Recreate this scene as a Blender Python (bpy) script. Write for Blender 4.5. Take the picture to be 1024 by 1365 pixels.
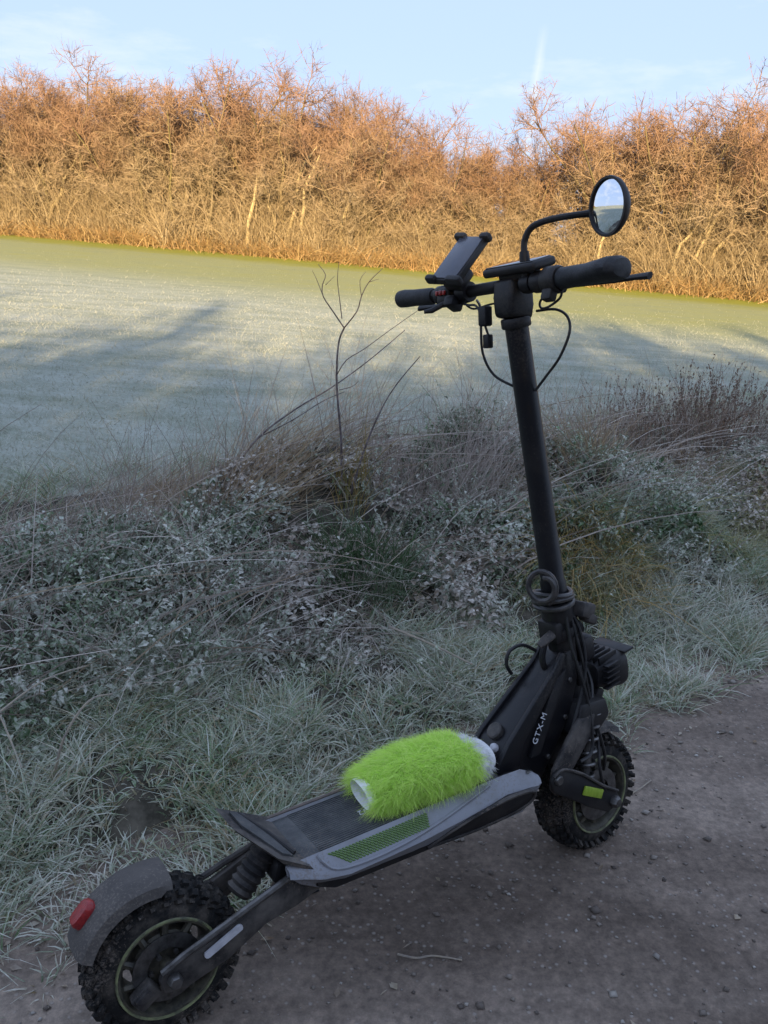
import bpy, bmesh, math, random
import numpy as np
from mathutils import Vector, Matrix, Euler

for _o in list(bpy.data.objects):
    bpy.data.objects.remove(_o)
SC = bpy.context.scene
COL = SC.collection
R_ = math.radians
rng = np.random.default_rng(7)
random.seed(7)

# ------------------------------------------------------------------ camera
CH, PITCH, ROLL, FPX = 1.32, 16.725, 1.229, 1130.0
cam_d = bpy.data.cameras.new('camera')
cam = bpy.data.objects.new('camera', cam_d)
COL.objects.link(cam)
cam_d.sensor_fit = 'VERTICAL'
cam_d.sensor_height = 24.0
cam_d.sensor_width = 18.0
cam_d.lens = 24.0 * FPX / 1365.0
cam_d.clip_start = 0.02
cam_d.clip_end = 3000
_q = R_(PITCH)
_F = Vector((0, math.cos(_q), -math.sin(_q)))
_X = Vector((1, 0, 0))
_U = _X.cross(_F)
_c, _s = math.cos(R_(ROLL)), math.sin(R_(ROLL))
# image right / image up after roll
CR = _c * _X + _s * _U
CU = -_s * _X + _c * _U
CR = Vector(CR); CU = Vector(CU)
cam.matrix_world = Matrix(((CR.x, CU.x, -_F.x, 0), (CR.y, CU.y, -_F.y, 0), (CR.z, CU.z, -_F.z, CH), (0, 0, 0, 1)))
SC.camera = cam


def ray(px, py):
    return _F + CR * ((px - 512) / FPX) - CU * ((py - 682.5) / FPX)


# ------------------------------------------------------------------ world and sun
SUN_EL, SUN_AZ = 12.5, 0.0      # sun low behind the camera
world = bpy.data.worlds.new('World')
SC.world = world
world.use_nodes = True
nt = world.node_tree
nt.nodes.clear()


def N(t, kind, **kw):
    n = t.nodes.new(kind)
    for k, v in kw.items():
        setattr(n, k, v)
    return n


sky = N(nt, 'ShaderNodeTexSky', sky_type='NISHITA')
sky.sun_disc = False
sky.sun_elevation = R_(SUN_EL)
sky.sun_rotation = R_(180.0)
sky.air_density = 1.0
sky.dust_density = 0.6
sky.ozone_density = 1.0
bg = N(nt, 'ShaderNodeBackground')
bg.inputs['Strength'].default_value = 0.15
wo = N(nt, 'ShaderNodeOutputWorld')
tc = N(nt, 'ShaderNodeTexCoord')
mp = N(nt, 'ShaderNodeMapping')
mp.inputs['Scale'].default_value = (1.6, 1.6, 6.0)
mp.inputs['Rotation'].default_value = (0.0, 0.25, 0.0)
nz = N(nt, 'ShaderNodeTexNoise')
nz.inputs['Scale'].default_value = 2.3
nz.inputs['Detail'].default_value = 7
nz.inputs['Roughness'].default_value = 0.6
rmp = N(nt, 'ShaderNodeMapRange')
rmp.inputs['From Min'].default_value = 0.50
rmp.inputs['From Max'].default_value = 0.80
rmp.inputs['To Min'].default_value = 0.0
rmp.inputs['To Max'].default_value = 0.75
mixc = N(nt, 'ShaderNodeMix', data_type='RGBA')
CLOUD = (2.15, 2.2, 2.26, 1)
# thin even high haze over the whole sky
VEIL = (1.08, 1.38, 2.08, 1)
veil = N(nt, 'ShaderNodeMix', data_type='RGBA')
veil.inputs['Factor'].default_value = .94
veil.inputs['B'].default_value = VEIL
mixc.inputs['B'].default_value = CLOUD
L = nt.links.new
L(tc.outputs['Generated'], mp.inputs['Vector'])
L(mp.outputs['Vector'], nz.inputs['Vector'])
L(nz.outputs['Fac'], rmp.inputs['Value'])
L(rmp.outputs['Result'], mixc.inputs['Factor'])
L(sky.outputs['Color'], veil.inputs['A'])
L(veil.outputs['Result'], mixc.inputs['A'])
# a contrail: a short thin band of ice cloud in the sky, given by its direction
d0 = ray(703, 190).normalized(); d1 = ray(721, 66).normalized()
nrm = d0.cross(d1).normalized()
mid = (d0 + d1).normalized()
vm = N(nt, 'ShaderNodeVectorMath', operation='DOT_PRODUCT'); vm.inputs[1].default_value = nrm
L(tc.outputs['Generated'], vm.inputs[0])
wob = N(nt, 'ShaderNodeTexNoise'); wob.inputs['Scale'].default_value = 28; wob.inputs['Detail'].default_value = 4
L(tc.outputs['Generated'], wob.inputs['Vector'])
wa = N(nt, 'ShaderNodeMath', operation='MULTIPLY_ADD'); wa.inputs[1].default_value = 0.010; wa.inputs[2].default_value = -0.005
L(wob.outputs['Fac'], wa.inputs[0])
ad = N(nt, 'ShaderNodeMath', operation='ADD'); L(vm.outputs['Value'], ad.inputs[0]); L(wa.outputs[0], ad.inputs[1])
ab = N(nt, 'ShaderNodeMath', operation='ABSOLUTE'); L(ad.outputs[0], ab.inputs[0])
r1 = N(nt, 'ShaderNodeMapRange'); r1.inputs['From Min'].default_value = 0.0065; r1.inputs['From Max'].default_value = 0.0
L(ab.outputs[0], r1.inputs['Value'])
vd = N(nt, 'ShaderNodeVectorMath', operation='DOT_PRODUCT'); vd.inputs[1].default_value = mid
L(tc.outputs['Generated'], vd.inputs[0])
r2 = N(nt, 'ShaderNodeMapRange'); r2.inputs['From Min'].default_value = math.cos(0.068); r2.inputs['From Max'].default_value = math.cos(0.03)
L(vd.outputs['Value'], r2.inputs['Value'])
mu = N(nt, 'ShaderNodeMath', operation='MULTIPLY'); L(r1.outputs[0], mu.inputs[0]); L(r2.outputs[0], mu.inputs[1])
mu2 = N(nt, 'ShaderNodeMath', operation='MULTIPLY'); mu2.inputs[1].default_value = 0.38; L(mu.outputs[0], mu2.inputs[0])
mixd = N(nt, 'ShaderNodeMix', data_type='RGBA'); mixd.inputs['B'].default_value = CLOUD
L(mu2.outputs[0], mixd.inputs['Factor']); L(mixc.outputs['Result'], mixd.inputs['A'])
L(mixd.outputs['Result'], bg.inputs['Color'])
L(bg.outputs['Background'], wo.inputs['Surface'])

sun_d = bpy.data.lights.new('sun', 'SUN')
sun_d.energy = 4.4
sun_d.angle = R_(0.5)
sun_d.color = (1.0, 0.75, 0.42)
sun = bpy.data.objects.new('sun', sun_d)
sun.rotation_euler = (R_(90 - SUN_EL), 0, R_(SUN_AZ))
COL.objects.link(sun)

vs = SC.view_settings
vs.view_transform = 'Standard'
vs.look = 'None'
vs.exposure = 1.80
vs.gamma = 1.0
vs.use_curve_mapping = False
SC.render.engine = 'CYCLES'
SC.cycles.max_bounces = 6
SC.cycles.diffuse_bounces = 3
SC.cycles.transparent_max_bounces = 8
SC.cycles.use_adaptive_sampling = True
SC.cycles.use_denoising = True


# ------------------------------------------------------------------ helpers
def srgb(r, g, b):
    f = lambda c: (c / 255 / 12.92) if c / 255 <= .04045 else ((c / 255 + .055) / 1.055) ** 2.4
    return (f(r), f(g), f(b), 1)


def pb(m):
    return m.node_tree.nodes['Principled BSDF']


def mat(name, col, rough=.6, metal=0.0, col2=None, nscale=20, nlo=.4, nhi=.65, bump=0.0, bscale=200, spec=.5, detail=5, spat=0.0, spcol=(.17, .14, .115)):
    m = bpy.data.materials.new(name)
    m.use_nodes = True
    t = m.node_tree
    p = pb(m)
    p.inputs['Base Color'].default_value = (*col[:3], 1)
    p.inputs['Roughness'].default_value = rough
    p.inputs['Metallic'].default_value = metal
    p.inputs['Specular IOR Level'].default_value = spec
    tcx = N(t, 'ShaderNodeTexCoord')
    if col2 is not None:
        nn = N(t, 'ShaderNodeTexNoise')
        nn.inputs['Scale'].default_value = nscale
        nn.inputs['Detail'].default_value = detail
        nn.inputs['Roughness'].default_value = .65
        t.links.new(tcx.outputs['Object'], nn.inputs['Vector'])
        mr = N(t, 'ShaderNodeMapRange')
        mr.inputs['From Min'].default_value = nlo
        mr.inputs['From Max'].default_value = nhi
        t.links.new(nn.outputs['Fac'], mr.inputs['Value'])
        mx = N(t, 'ShaderNodeMix', data_type='RGBA')
        mx.inputs['A'].default_value = (*col[:3], 1)
        mx.inputs['B'].default_value = (*col2[:3], 1)
        t.links.new(mr.outputs['Result'], mx.inputs['Factor'])
        t.links.new(mx.outputs['Result'], p.inputs['Base Color'])
        if spat > 0:      # dried mud spatter
            sa = N(t, 'ShaderNodeTexNoise'); sa.inputs['Scale'].default_value = 230; sa.inputs['Detail'].default_value = 3; sa.inputs['Roughness'].default_value = .6
            sb_ = N(t, 'ShaderNodeTexNoise'); sb_.inputs['Scale'].default_value = 7; sb_.inputs['Detail'].default_value = 4
            t.links.new(tcx.outputs['Object'], sa.inputs['Vector']); t.links.new(tcx.outputs['Object'], sb_.inputs['Vector'])
            sc_ = N(t, 'ShaderNodeMath', operation='ADD'); t.links.new(sa.outputs['Fac'], sc_.inputs[0]); t.links.new(sb_.outputs['Fac'], sc_.inputs[1])
            sr = N(t, 'ShaderNodeMapRange'); sr.inputs['From Min'].default_value = 1.10; sr.inputs['From Max'].default_value = 1.20; sr.inputs['To Max'].default_value = spat
            t.links.new(sc_.outputs[0], sr.inputs['Value'])
            m5 = N(t, 'ShaderNodeMix', data_type='RGBA'); m5.inputs['B'].default_value = (*spcol, 1)
            t.links.new(sr.outputs[0], m5.inputs['Factor']); t.links.new(mx.outputs['Result'], m5.inputs['A'])
            t.links.new(m5.outputs['Result'], p.inputs['Base Color'])
            rr_ = N(t, 'ShaderNodeMapRange'); rr_.inputs['To Min'].default_value = rough; rr_.inputs['To Max'].default_value = .9
            t.links.new(sr.outputs[0], rr_.inputs['Value']); t.links.new(rr_.outputs[0], p.inputs['Roughness'])
    if bump > 0:
        b2 = N(t, 'ShaderNodeTexNoise')
        b2.inputs['Scale'].default_value = bscale
        b2.inputs['Detail'].default_value = 3
        t.links.new(tcx.outputs['Object'], b2.inputs['Vector'])
        bp = N(t, 'ShaderNodeBump')
        bp.inputs['Strength'].default_value = bump
        bp.inputs['Distance'].default_value = .002
        t.links.new(b2.outputs['Fac'], bp.inputs['Height'])
        t.links.new(bp.outputs['Normal'], p.inputs['Normal'])
    return m


def plant_mat(name, stops, frost=0.0, frost_col=(.74, .71, .64), fscale=60, transl=.25, rough=.8, zstops=None):
    """leaf material: colour picked per blade (random per island), rime frost as fine noise"""
    m = bpy.data.materials.new(name)
    m.use_nodes = True
    t = m.node_tree
    p = pb(m)
    p.inputs['Roughness'].default_value = rough
    p.inputs['Specular IOR Level'].default_value = .2
    g = N(t, 'ShaderNodeNewGeometry')
    cr = N(t, 'ShaderNodeValToRGB')
    e = cr.color_ramp.elements
    while len(e) < len(stops):
        e.new(.5)
    for i, c in enumerate(stops):
        e[i].position = i / (len(stops) - 1) if len(stops) > 1 else 0
        e[i].color = (*c[:3], 1)
    t.links.new(g.outputs['Random Per Island'], cr.inputs['Fac'])
    out = cr.outputs['Color']
    tcx = N(t, 'ShaderNodeTexCoord')
    if zstops is not None:
        # the plant's own colour changes from stem base to twig tip (generated Z)
        sp = N(t, 'ShaderNodeSeparateXYZ')
        t.links.new(tcx.outputs['Generated'], sp.inputs[0])
        nn = N(t, 'ShaderNodeTexNoise'); nn.inputs['Scale'].default_value = .9; nn.inputs['Detail'].default_value = 3
        t.links.new(tcx.outputs['Object'], nn.inputs['Vector'])
        aa = N(t, 'ShaderNodeMath', operation='MULTIPLY_ADD'); aa.inputs[1].default_value = .9; aa.inputs[2].default_value = -.45
        t.links.new(nn.outputs['Fac'], aa.inputs[0])
        bb = N(t, 'ShaderNodeMath', operation='ADD')
        t.links.new(aa.outputs[0], bb.inputs[0]); t.links.new(sp.outputs['Z'], bb.inputs[1])
        zr = N(t, 'ShaderNodeValToRGB')
        ze = zr.color_ramp.elements
        while len(ze) < len(zstops):
            ze.new(.5)
        for i, (po, c) in enumerate(zstops):
            ze[i].position = po; ze[i].color = (*c[:3], 1)
        t.links.new(bb.outputs[0], zr.inputs['Fac'])
        mz = N(t, 'ShaderNodeMix', data_type='RGBA'); mz.inputs['Factor'].default_value = .7
        t.links.new(out, mz.inputs['A']); t.links.new(zr.outputs['Color'], mz.inputs['B'])
        out = mz.outputs['Result']
    if frost > 0:
        nn = N(t, 'ShaderNodeTexNoise')
        nn.inputs['Scale'].default_value = fscale; nn.inputs['Detail'].default_value = 4
        t.links.new(tcx.outputs['Object'], nn.inputs['Vector'])
        n2 = N(t, 'ShaderNodeTexNoise')
        n2.inputs['Scale'].default_value = 2.5; n2.inputs['Detail'].default_value = 2
        t.links.new(tcx.outputs['Object'], n2.inputs['Vector'])
        sm = N(t, 'ShaderNodeMath', operation='ADD')
        t.links.new(nn.outputs['Fac'], sm.inputs[0]); t.links.new(n2.outputs['Fac'], sm.inputs[1])
        mr = N(t, 'ShaderNodeMapRange')
        mr.inputs['From Min'].default_value = .78; mr.inputs['From Max'].default_value = 1.22
        mr.inputs['To Max'].default_value = frost
        t.links.new(sm.outputs[0], mr.inputs['Value'])
        sz_ = N(t, 'ShaderNodeSeparateXYZ'); t.links.new(g.outputs['True Normal'], sz_.inputs[0])
        az = N(t, 'ShaderNodeMath', operation='ABSOLUTE'); t.links.new(sz_.outputs['Z'], az.inputs[0])
        az2 = N(t, 'ShaderNodeMapRange'); az2.inputs['From Min'].default_value = .15; az2.inputs['From Max'].default_value = .85; az2.inputs['To Min'].default_value = .25
        t.links.new(az.outputs[0], az2.inputs['Value'])
        fz = N(t, 'ShaderNodeMath', operation='MULTIPLY'); t.links.new(mr.outputs['Result'], fz.inputs[0]); t.links.new(az2.outputs[0], fz.inputs[1])
        mx = N(t, 'ShaderNodeMix', data_type='RGBA')
        mx.inputs['B'].default_value = (*frost_col, 1)
        t.links.new(fz.outputs[0], mx.inputs['Factor'])
        t.links.new(out, mx.inputs['A'])
        out = mx.outputs['Result']
    t.links.new(out, p.inputs['Base Color'])
    if transl > 0:
        tr = N(t, 'ShaderNodeBsdfTranslucent')
        t.links.new(out, tr.inputs['Color'])
        ms = N(t, 'ShaderNodeMixShader'); ms.inputs['Fac'].default_value = transl
        t.links.new(p.outputs[0], ms.inputs[1]); t.links.new(tr.outputs[0], ms.inputs[2])
        t.links.new(ms.outputs[0], t.nodes['Material Output'].inputs['Surface'])
    return m


def mesh_np(name, V, F, material=None, smooth=False):
    """mesh from numpy vertices and a (n,3) or (n,4) face array"""
    V = np.asarray(V, np.float32); F = np.asarray(F, np.int32)
    me = bpy.data.meshes.new(name)
    k = F.shape[1]
    me.vertices.add(len(V)); me.vertices.foreach_set('co', V.ravel())
    me.loops.add(F.size); me.loops.foreach_set('vertex_index', F.ravel())
    me.polygons.add(len(F))
    me.polygons.foreach_set('loop_start', np.arange(0, F.size, k, dtype=np.int32))
    me.polygons.foreach_set('loop_total', np.full(len(F), k, np.int32))
    if smooth:
        me.polygons.foreach_set('use_smooth', np.ones(len(F), bool))
    me.update(calc_edges=True)
    if material:
        me.materials.append(material)
    return me


def link(name, me, parent=None):
    o = bpy.data.objects.new(name, me)
    COL.objects.link(o)
    if parent is not None:
        o.parent = parent
    return o


def tag(o, label=None, cat=None, group=None, kind=None):
    if label: o['label'] = label
    if cat: o['category'] = cat
    if group: o['group'] = group
    if kind: o['kind'] = kind
    return o


def empty(name, loc=(0, 0, 0), rot=(0, 0, 0)):
    o = bpy.data.objects.new(name, None)
    o.location = loc; o.rotation_euler = rot
    o.empty_display_size = .1
    COL.objects.link(o)
    return o


class MB:
    """collects simple solids; build() links them as one mesh object"""
    def __init__(self, xf=None):
        self.V, self.F, self.xf = [], [], xf

    def add(self, V, F):
        b = len(self.V)
        for v in V:
            v = Vector(v)
            self.V.append(self.xf(v) if self.xf else v)
        for f in F:
            self.F.append([i + b for i in f])
        return self

    def add_bm(self, bm):
        bm.verts.ensure_lookup_table()
        bm.verts.index_update()
        self.add([v.co.copy() for v in bm.verts], [[v.index for v in f.verts] for f in bm.faces])
        bm.free()
        return self

    def box(self, c, size, rot=(0, 0, 0), bevel=.0, seg=2):
        bm = bmesh.new()
        bmesh.ops.create_cube(bm, size=1)
        for v in bm.verts:
            v.co = Vector((v.co.x * size[0], v.co.y * size[1], v.co.z * size[2]))
        if bevel > 0:
            bmesh.ops.bevel(bm, geom=list(bm.edges), offset=min(bevel, min(size) * .48), segments=seg, profile=.5, affect='EDGES')
        M = Matrix.Translation(c) @ Euler(rot).to_matrix().to_4x4()
        bm.transform(M)
        return self.add_bm(bm)

    def prism(self, prof, y0, y1, bevel=0.0, seg=2, plane='xz'):
        """extrude a closed outline; plane xz -> along y, plane xy -> along z"""
        bm = bmesh.new()
        if plane == 'xz':
            vs_ = [bm.verts.new((p[0], y0, p[1])) for p in prof]; d = Vector((0, y1 - y0, 0))
        elif plane == 'xy':
            vs_ = [bm.verts.new((p[0], p[1], y0)) for p in prof]; d = Vector((0, 0, y1 - y0))
        else:
            vs_ = [bm.verts.new((y0, p[0], p[1])) for p in prof]; d = Vector((y1 - y0, 0, 0))
        f = bm.faces.new(vs_)
        r = bmesh.ops.extrude_face_region(bm, geom=[f])
        for v in [g for g in r['geom'] if isinstance(g, bmesh.types.BMVert)]:
            v.co += d
        bmesh.ops.recalc_face_normals(bm, faces=bm.faces)
        if bevel > 0:
            bmesh.ops.bevel(bm, geom=list(bm.edges), offset=bevel, segments=seg, profile=.5, affect='EDGES', clamp_overlap=True)
        return self.add_bm(bm)

    def tube(self, pts, r, seg=8, smooth=0, cap=True, flat=1.0):
        pts = [Vector(p) for p in pts]
        rs = list(r) if hasattr(r, '__len__') else [r] * len(pts)
        if smooth:
            P, Q = [], []
            n = len(pts)
            for i in range(n - 1):
                a, b, c_, d = pts[max(i - 1, 0)], pts[i], pts[i + 1], pts[min(i + 2, n - 1)]
                for k in range(smooth):
                    u = k / smooth
                    P.append(.5 * ((2 * b) + (c_ - a) * u + (2 * a - 5 * b + 4 * c_ - d) * u * u + (-a + 3 * b - 3 * c_ + d) * u ** 3))
                    Q.append(rs[i] * (1 - u) + rs[i + 1] * u)
            P.append(pts[-1]); Q.append(rs[-1])
            pts, rs = P, Q
        V, F = [], []
        n = len(pts)
        T = [(pts[min(i + 1, n - 1)] - pts[max(i - 1, 0)]).normalized() for i in range(n)]
        u = T[0].orthogonal().normalized()
        for i in range(n):
            u = (u - T[i] * u.dot(T[i]))
            u = u.normalized() if u.length > 1e-6 else T[i].orthogonal().normalized()
            w = T[i].cross(u)
            for k in range(seg):
                a = 2 * math.pi * k / seg
                V.append(pts[i] + (u * math.cos(a) + w * math.sin(a) * flat) * rs[i])
        for i in range(n - 1):
            for k in range(seg):
                a, b = i * seg + k, i * seg + (k + 1) % seg
                F.append([a, b, b + seg, a + seg])
        if cap:
            F.append(list(range(seg))[::-1])
            F.append([(n - 1) * seg + k for k in range(seg)])
        return self.add(V, F)

    def lathe(self, prof, center, axis='y', seg=40, closed=True):
        """revolve (radius, offset along axis) profile"""
        V, F = [], []
        n = len(prof)
        ax = {'x': (Vector((0, 1, 0)), Vector((0, 0, 1)), Vector((1, 0, 0))), 'y': (Vector((1, 0, 0)), Vector((0, 0, 1)), Vector((0, 1, 0))), 'z': (Vector((1, 0, 0)), Vector((0, 1, 0)), Vector((0, 0, 1)))}
        a, b, c_ = ax[axis] if isinstance(axis, str) else axis
        C0 = Vector(center)
        for k in range(seg):
            t = 2 * math.pi * k / seg
            e = a * math.cos(t) + b * math.sin(t)
            for r_, h in prof:
                V.append(C0 + e * r_ + c_ * h)
        m = n if closed else n - 1
        for k in range(seg):
            k2 = (k + 1) % seg
            for i in range(m):
                j = (i + 1) % n
                F.append([k * n + i, k * n + j, k2 * n + j, k2 * n + i])
        return self.add(V, F)

    def loft(self, rings, cap=True, closed=True):
        n = len(rings[0])
        V = [v for r_ in rings for v in r_]
        F = []
        for i in range(len(rings) - 1):
            for k in range(n if closed else n - 1):
                k2 = (k + 1) % n
                F.append([i * n + k, i * n + k2, (i + 1) * n + k2, (i + 1) * n + k])
        if cap and closed:
            F.append(list(range(n))[::-1]); F.append([(len(rings) - 1) * n + k for k in range(n)])
        return self.add(V, F)

    def build(self, name, m, parent=None, angle=35, label=None):
        me = bpy.data.meshes.new(name)
        me.from_pydata([tuple(v) for v in self.V], [], self.F)
        bm = bmesh.new(); bm.from_mesh(me)
        bmesh.ops.recalc_face_normals(bm, faces=bm.faces)
        bm.to_mesh(me); bm.free()
        me.polygons.foreach_set('use_smooth', np.ones(len(me.polygons), bool))
        me.set_sharp_from_angle(angle=R_(angle))
        me.materials.append(m)
        me.update()
        o = link(name, me, parent)
        if label: o['label'] = label
        return o


def ribbons(P, D, length, width, bend, k=3, tip=.15, up=None, side=None, rg=rng):
    """vectorised blades: base P (n,3), start direction D, sideways bend vector added as they grow"""
    n = len(P)
    length = np.broadcast_to(length, n)[:, None]; width = np.broadcast_to(width, n)[:, None]
    D = D / np.linalg.norm(D, axis=1, keepdims=True)
    if side is None:
        a = rg.uniform(0, 2 * np.pi, n)
        rv = np.stack([np.cos(a), np.sin(a), .3 * rg.normal(size=n)], 1)
        side = np.cross(D, rv)
    side = side / (np.linalg.norm(side, axis=1, keepdims=True) + 1e-9)
    V = []
    for i in range(k + 1):
        t = i / k
        c = P + D * length * t + bend * length * (t * t)
        w = width * (1 - (1 - tip) * t ** 1.4) * .5
        V.append(c - side * w); V.append(c + side * w)
    V = np.stack(V, 1)           # n, 2(k+1), 3
    nv = 2 * (k + 1)
    f = []
    for i in range(k):
        f.append([2 * i, 2 * i + 1, 2 * i + 3, 2 * i + 2])
    F = (np.arange(n)[:, None, None] * nv + np.array(f)[None]).reshape(-1, 4)
    return V.reshape(-1, 3), F


def leaves(P, D, W, ln, wd, fold=.25, droop=.2):
    """vectorised pointed leaves: base P, axis D, width direction W"""
    n = len(P)
    D = D / np.linalg.norm(D, axis=1, keepdims=True)
    W = W - D * (W * D).sum(1, keepdims=True)
    W = W / (np.linalg.norm(W, axis=1, keepdims=True) + 1e-9)
    U = np.cross(D, W)
    ln = np.broadcast_to(ln, n)[:, None]; wd = np.broadcast_to(wd, n)[:, None]
    b = P
    m = P + D * ln * .45 - U * ln * .02
    l = P + D * ln * .38 - W * wd * .5 + U * wd * fold
    r = P + D * ln * .38 + W * wd * .5 + U * wd * fold
    t = P + D * ln - U * ln * droop
    V = np.stack([b, l, m, r, t], 1)
    f = np.array([[0, 2, 1], [1, 2, 4], [0, 3, 2], [2, 3, 4]])
    F = (np.arange(n)[:, None, None] * 5 + f[None]).reshape(-1, 3)
    return V.reshape(-1, 3), F


def join(parts):
    V, F, b = [], [], 0
    for v, f in parts:
        f = np.asarray(f)
        if f.shape[1] == 4:
            f = np.concatenate([f[:, [0, 1, 2]], f[:, [0, 2, 3]]])
        V.append(v); F.append(f + b); b += len(v)
    return np.concatenate(V), np.concatenate(F)


_lat = np.random.default_rng(3).random((256, 256))


def vnoise(x, y):
    xi = np.floor(x).astype(int); yi = np.floor(y).astype(int)
    fx = x - xi; fy = y - yi
    fx = fx * fx * (3 - 2 * fx); fy = fy * fy * (3 - 2 * fy)
    g = lambda a, b: _lat[a % 256, b % 256]
    return (g(xi, yi) * (1 - fx) + g(xi + 1, yi) * fx) * (1 - fy) + (g(xi, yi + 1) * (1 - fx) + g(xi + 1, yi + 1) * fx) * fy


def fbm(x, y, o=4):
    s, a, t = 0, 1, 0
    for i in range(o):
        s = s + a * vnoise(x * 2 ** i + 17 * i, y * 2 ** i + 31 * i); t += a; a *= .5
    return s / t


def sstep(a, b, x):
    t = np.clip((x - a) / (b - a), 0, 1)
    return t * t * (3 - 2 * t)


# ------------------------------------------------------------------ the land
HD = R_(34)
SD = np.array([math.cos(HD), math.sin(HD)])     # along the path
ND = np.array([-math.sin(HD), math.cos(HD)])    # across it, towards the field


def sn(x, y):
    return x * SD[0] + y * SD[1], x * ND[0] + y * ND[1]


def xy(s, n):
    return s * SD[0] + n * ND[0], s * SD[1] + n * ND[1]


def zplane(x, y):
    z = .05 + .0594 * (y - 5) - .0468 * x
    z = -np.logaddexp(-z * 3, -2.3 * 3) / 3            # soft ceiling
    return np.logaddexp(z * 6, -.35 * 6) / 6           # soft floor


def zfield(x, y):
    s, n = sn(x, y)
    w = sstep(3.4, 5.2, n)
    return -.04 * (1 - w) + (zplane(x, y) + .012 * (fbm(x * .7, y * .7, 3) - .5)) * w


def zverge(x, y):
    s, n = sn(x, y)
    a = sstep(1.4, 2.0, n)
    hump = .05 * sstep(1.45, 1.9, n) + .13 * sstep(1.9, 2.8, n) - .18 * sstep(2.9, 4.3, n)
    md = sstep(1.95, 2.55, n) * (1 - sstep(3.3, 4.1, n)) * (.12 + .88 * sstep(.35, 1.9, s)) * (1 - .62 * sstep(2.3, 3.6, s))
    hump = hump + .26 * md * sstep(.36, .68, fbm(s * 1.5 + 2.3, n * 1.9 + .7, 3)) + .13 * md * sstep(.35, .7, fbm(s * 4.5 + 1.3, n * 4.5, 2))
    w = sstep(3.2, 4.6, n)
    e = (fbm(s * 2.2, n * 2.2, 4) - .5) * .09 * a
    return (-.05 + .05 * a) * (1 - w) + zplane(x, y) * w + hump + e - .02 * sstep(4.3, 4.7, n) - .03 * (1 - a)


def grid(xs, ys, fz, flip=False):
    X, Y = np.meshgrid(xs, ys)
    Z = fz(X, Y)
    V = np.stack([X, Y, Z], -1).reshape(-1, 3)
    ny, nx = X.shape
    i = np.arange(ny - 1)[:, None] * nx + np.arange(nx - 1)[None]
    F = np.stack([i, i + 1, i + nx + 1, i + nx], -1).reshape(-1, 4)
    return V, F


# hedge foot line (world): left far, right nearer
HL, HR = np.array([-11.8, 26.0]), np.array([9.0, 20.0])
HDIR = (HR - HL) / np.linalg.norm(HR - HL)
HNRM = np.array([-HDIR[1], HDIR[0]])


def hedge_dist(x, y):
    return (x - HL[0]) * HNRM[0] + (y - HL[1]) * HNRM[1]


xs = np.concatenate([-np.geomspace(500, 24, 26), np.linspace(-22, 22, 149), np.geomspace(24, 500, 26)])
ys = np.concatenate([-np.geomspace(500, 14, 24), np.linspace(-12, 32, 149), np.geomspace(34, 700, 26)])
V, F = grid(xs, ys, zfield)

# field material: frosted young crop, thawed green strip by the hedge foot, painted sunlit yellow before it
mf = bpy.data.materials.new('frosted_field'); mf.use_nodes = True
t = mf.node_tree; p = pb(mf)
p.inputs['Roughness'].default_value = .9; p.inputs['Specular IOR Level'].default_value = .15
tcx = N(t, 'ShaderNodeTexCoord')
mpp = N(t, 'ShaderNodeMapping'); mpp.inputs['Rotation'].default_value = (0, 0, R_(18)); mpp.inputs['Scale'].default_value = (.8, 2.0, 1)
t.links.new(tcx.outputs['Object'], mpp.inputs['Vector'])
n1 = N(t, 'ShaderNodeTexNoise'); n1.inputs['Scale'].default_value = 1.4; n1.inputs['Detail'].default_value = 8; n1.inputs['Roughness'].default_value = .7
t.links.new(mpp.outputs[0], n1.inputs['Vector'])
n2 = N(t, 'ShaderNodeTexNoise'); n2.inputs['Scale'].default_value = 34; n2.inputs['Detail'].default_value = 5; n2.inputs['Roughness'].default_value = .75
t.links.new(tcx.outputs['Object'], n2.inputs['Vector'])
s1 = N(t, 'ShaderNodeMath', operation='MULTIPLY_ADD'); s1.inputs[1].default_value = .55; t.links.new(n2.outputs['Fac'], s1.inputs[0]); t.links.new(n1.outputs['Fac'], s1.inputs[2])
r1 = N(t, 'ShaderNodeMapRange'); r1.inputs['From Min'].default_value = .50; r1.inputs['From Max'].default_value = 1.02
t.links.new(s1.outputs[0], r1.inputs['Value'])
mx = N(t, 'ShaderNodeMix', data_type='RGBA')
mx.inputs['A'].default_value = (.20, .225, .15, 1); mx.inputs['B'].default_value = (.42, .44, .385, 1)
t.links.new(r1.outputs[0], mx.inputs['Factor'])
at = N(t, 'ShaderNodeAttribute', attribute_name='thaw_sunlit')
aadd = N(t, 'ShaderNodeMath', operation='MULTIPLY_ADD'); aadd.inputs[1].default_value = 1.5; aadd.inputs[2].default_value = -.75
t.links.new(n1.outputs['Fac'], aadd.inputs[0])
asum = N(t, 'ShaderNodeMath', operation='ADD', use_clamp=True); t.links.new(aadd.outputs[0], asum.inputs[0]); t.links.new(at.outputs['Fac'], asum.inputs[1])
gm = N(t, 'ShaderNodeMath', operation='MULTIPLY'); t.links.new(asum.outputs[0], gm.inputs[0]); t.links.new(at.outputs['Fac'], gm.inputs[1])
mg = N(t, 'ShaderNodeMix', data_type='RGBA'); mg.inputs['B'].default_value = (.235, .235, .035, 1)
t.links.new(gm.outputs[0], mg.inputs['Factor']); t.links.new(mx.outputs['Result'], mg.inputs['A'])
t.links.new(mg.outputs['Result'], p.inputs['Base Color'])
bp = N(t, 'ShaderNodeBump'); bp.inputs['Strength'].default_value = .7; bp.inputs['Distance'].default_value = .03
t.links.new(s1.outputs[0], bp.inputs['Height']); t.links.new(bp.outputs[0], p.inputs['Normal'])

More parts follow.
